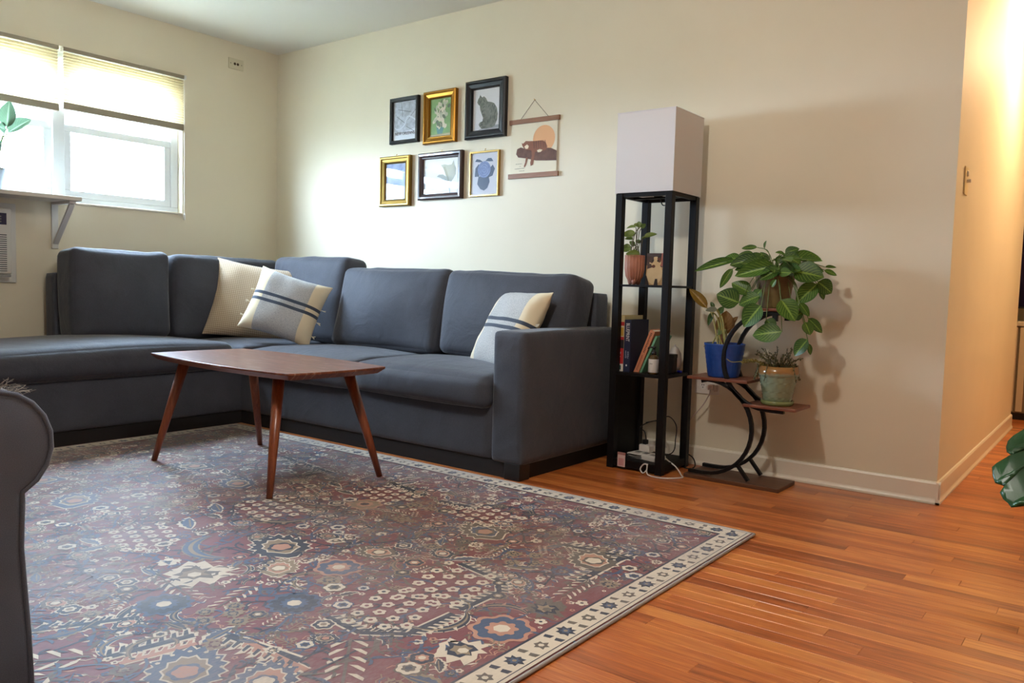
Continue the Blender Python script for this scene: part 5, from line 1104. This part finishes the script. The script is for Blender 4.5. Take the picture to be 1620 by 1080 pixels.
for (u, v, l_, a_) in ((.78, .52, .07, 1.2), (.82, .40, .07, 1.4), (.80, .28, .07, 1.7), (.72, .56, .06, 1.1), (.68, .44, .05, 1.3), (.66, .30, .06, 1.6), (.36, .46, .05, .4), (.38, .38, .05, .3), (.40, .56, .05, .5), (.34, .13, .07, .2), (.44, .07, .06, .2), (.30, .70, .04, .7), (.42, .70, .05, 2.2), (.58, .56, .05, 1.0), (.56, .20, .06, 1.5)): art(p, 'stripe_print', ell(u, v, l_, .010, 8, a_), tbd, 3, **A)
art(p, 'ear_print', [(.255, .85), (.29, .79), (.33, .80)], tbd, 3, **A); art(p, 'eye_print', ell(.235, .715, .018, .010, 8), tbd, 4, **A)
p, A = picture('small gold framed blue-grey abstract print above the sofa', 1.098, 1.364, 1.321, 1.633, gold, M_GOLD2, mat('art_blue', (146, 158, 190), .6, var=(11, (188, 194, 214))), hook=True)
art(p, 'horizon_print', [(0, .70), (1, .72), (1, .75), (0, .74)], mat('art_pale', (222, 220, 222), .6), 1, **A); art(p, 'cloud_print', [(0, .76), (1, .77), (1, 1), (0, 1)], mat('art_slate', (126, 138, 166), .6, var=(16, (176, 184, 202))), 1, **A)
brn = [(0, 0), (0, .024), (.008, .032), (.018, .031), (.026, .022), (.034, .020), (.038, .010)]
p, A = picture('dark brown wide frame with a pale leaf print behind glass above the sofa', 1.436, 1.790, 1.348, 1.630, brn, M_FBRN, mat('art_white', (246, 242, 234), .6), hook=True)
lf1, lf2 = mat('art_sage', (176, 176, 158), .6), mat('art_sage_dark', (150, 152, 130), .6)
art(p, 'leaf_print', [(.72, .26), (.66, .44), (.60, .62), (.56, .72), (.50, .80), (.60, .82), (.70, .79), (.80, .80), (.86, .92), (.88, .80), (.93, .68), (.92, .52), (.86, .40), (.78, .30)], lf1, 1, **A); art(p, 'leaf_print', [(.70, .24), (.62, .36), (.48, .45), (.38, .48), (.44, .54), (.56, .54), (.64, .48), (.70, .36)], lf1, 1, **A); art(p, 'leaf_print', [(.72, .30), (.66, .48), (.60, .66), (.56, .74), (.62, .76), (.68, .6), (.74, .4)], lf2, 2, **A)
art(p, 'stem_print', [(.76, .0), (.775, .0), (.745, .28), (.725, .28)], lf2, 2, **A)
slim = [(0, 0), (0, .014), (.002, .016), (.009, .016), (.011, .008)]
slim = [(0, 0), (0, .016), (.002, .018), (.009, .018), (.011, .010)]
p, A = picture('thin brass frame with a blue camellia print behind glass above the sofa', 1.843, 2.062, 1.352, 1.611, slim, M_GOLD3, mat('art_silver', (218, 212, 208), .6), hook=True)
g1, g2, g3 = mat('art_leafgrey', (92, 100, 112), .6), mat('art_bloom', (150, 162, 190), .6, var=(60, (120, 132, 164))), mat('art_bloomdark', (112, 122, 150), .6)
for pts in ([(.14, .80), (.20, .86), (.32, .84), (.44, .78), (.30, .78)], [(.52, .80), (.62, .86), (.74, .86), (.82, .78), (.68, .78)], [(.14, .44), (.16, .64), (.28, .74), (.36, .60), (.30, .44)], [(.62, .40), (.80, .44), (.88, .60), (.80, .70), (.66, .60)], [(.28, .44), (.24, .26), (.36, .14), (.50, .10), (.62, .16), (.70, .30), (.66, .44)]): art(p, 'leaf_print', pts, g1, 1, **A)
for r_, m_ in ((.24, g2), (.19, g3), (.175, g2), (.12, g3), (.105, g2), (.055, g3), (.04, g2)): art(p, 'bloom_print', ell(.49, .60, r_, r_ * .82, 20), m_, 2 + (.24 - r_) * 20, **A)
# hanging tiger poster
ts = thing('hanging_poster', 'hanging tiger poster between two wooden slats above the sofa', 'poster', (2.296, -.001, 1.44), GRP)
MB().box((-.169, -.012, 0), (.169, 0, .026)).build('hanger_slat', M_HANGER, ts, bevel=.001); MB().box((-.169, -.012, .298), (.169, 0, .324)).build('hanger_slat', M_HANGER, ts, bevel=.001)
MB().box((-.156, -.0065, .02), (.156, -.0055, .302)).build('poster_sheet', mat('poster_cream', (226, 216, 190), .7), ts)
A = dict(o=(-.156, 0, .026), w=.312, h=.272, y0=-.0068)
tg_, tg2, tgd, tgw = mat('tiger_rust', (136, 84, 58), .7), mat('log_brown', (112, 76, 60), .7, var=(40, (92, 58, 44))), mat('tiger_dark', (84, 54, 44), .7), mat('tiger_cream', (226, 208, 176), .7)
art(ts, 'sun_print', ell(.72, .66, .235, .235 * 312 / 272, 28), mat('sun_peach', (222, 168, 120), .7), 1, **A)
art(ts, 'log_print', [(.14, .50), (.22, .53), (.36, .48), (.55, .42), (.74, .48), (.88, .46), (1, .40), (1, .21), (.8, .22), (.56, .24), (.34, .30), (.17, .33), (.12, .40)], tg2, 2, **A)
art(ts, 'tiger_print', [(.24, .62), (.27, .60), (.33, .65), (.40, .64), (.52, .63), (.68, .63), (.76, .59), (.80, .50), (.78, .44), (.66, .40), (.52, .42), (.42, .46), (.34, .47), (.28, .52), (.25, .57)], tg_, 3, **A)
art(ts, 'tiger_leg_print', [(.46, .46), (.54, .42), (.52, .28), (.50, .16), (.45, .14), (.44, .20), (.47, .34)], tg_, 4, **A); art(ts, 'tiger_leg_print', [(.34, .32), (.39, .31), (.35, .18), (.32, .12), (.30, .14), (.33, .22)], tg_, 4, **A)
art(ts, 'tiger_face_print', [(.30, .54), (.36, .58), (.40, .54), (.38, .49), (.33, .49)], tgw, 4, **A); art(ts, 'tiger_paw_print', [(.58, .44), (.64, .46), (.70, .44), (.66, .40), (.60, .40)], tgw, 4, **A)
for u in (.50, .55, .60, .65, .70, .74): art(ts, 'tiger_stripe_print', [(u, .63), (u + .012, .63), (u + .02, .48), (u + .012, .48)], tgd, 4, **A)
for i, (u, n_) in enumerate(((.12, 7), (.2, 2), (.10, 11), (.2, 6))): scribble(ts, -.156 + u * .312, .078 - i * .013, n_, .0062, .004, 0, mat('script_ink', (120, 112, 98), .7), False, -.0069, 30 + i)
MB().tube([(-.095, -.006, .322), (-.002, -.008, .418), (.002, -.008, .418), (.095, -.006, .322)], .0014, 6).build('hanging_cord', mat('cord_brown', (112, 92, 70), .8), ts)
MB().tube([(0, -.001, .422), (0, -.012, .42), (0, -.013, .426)], .0018, 6).build('wall_hook', M_BRASS, ts)
bpy.context.view_layer.update()
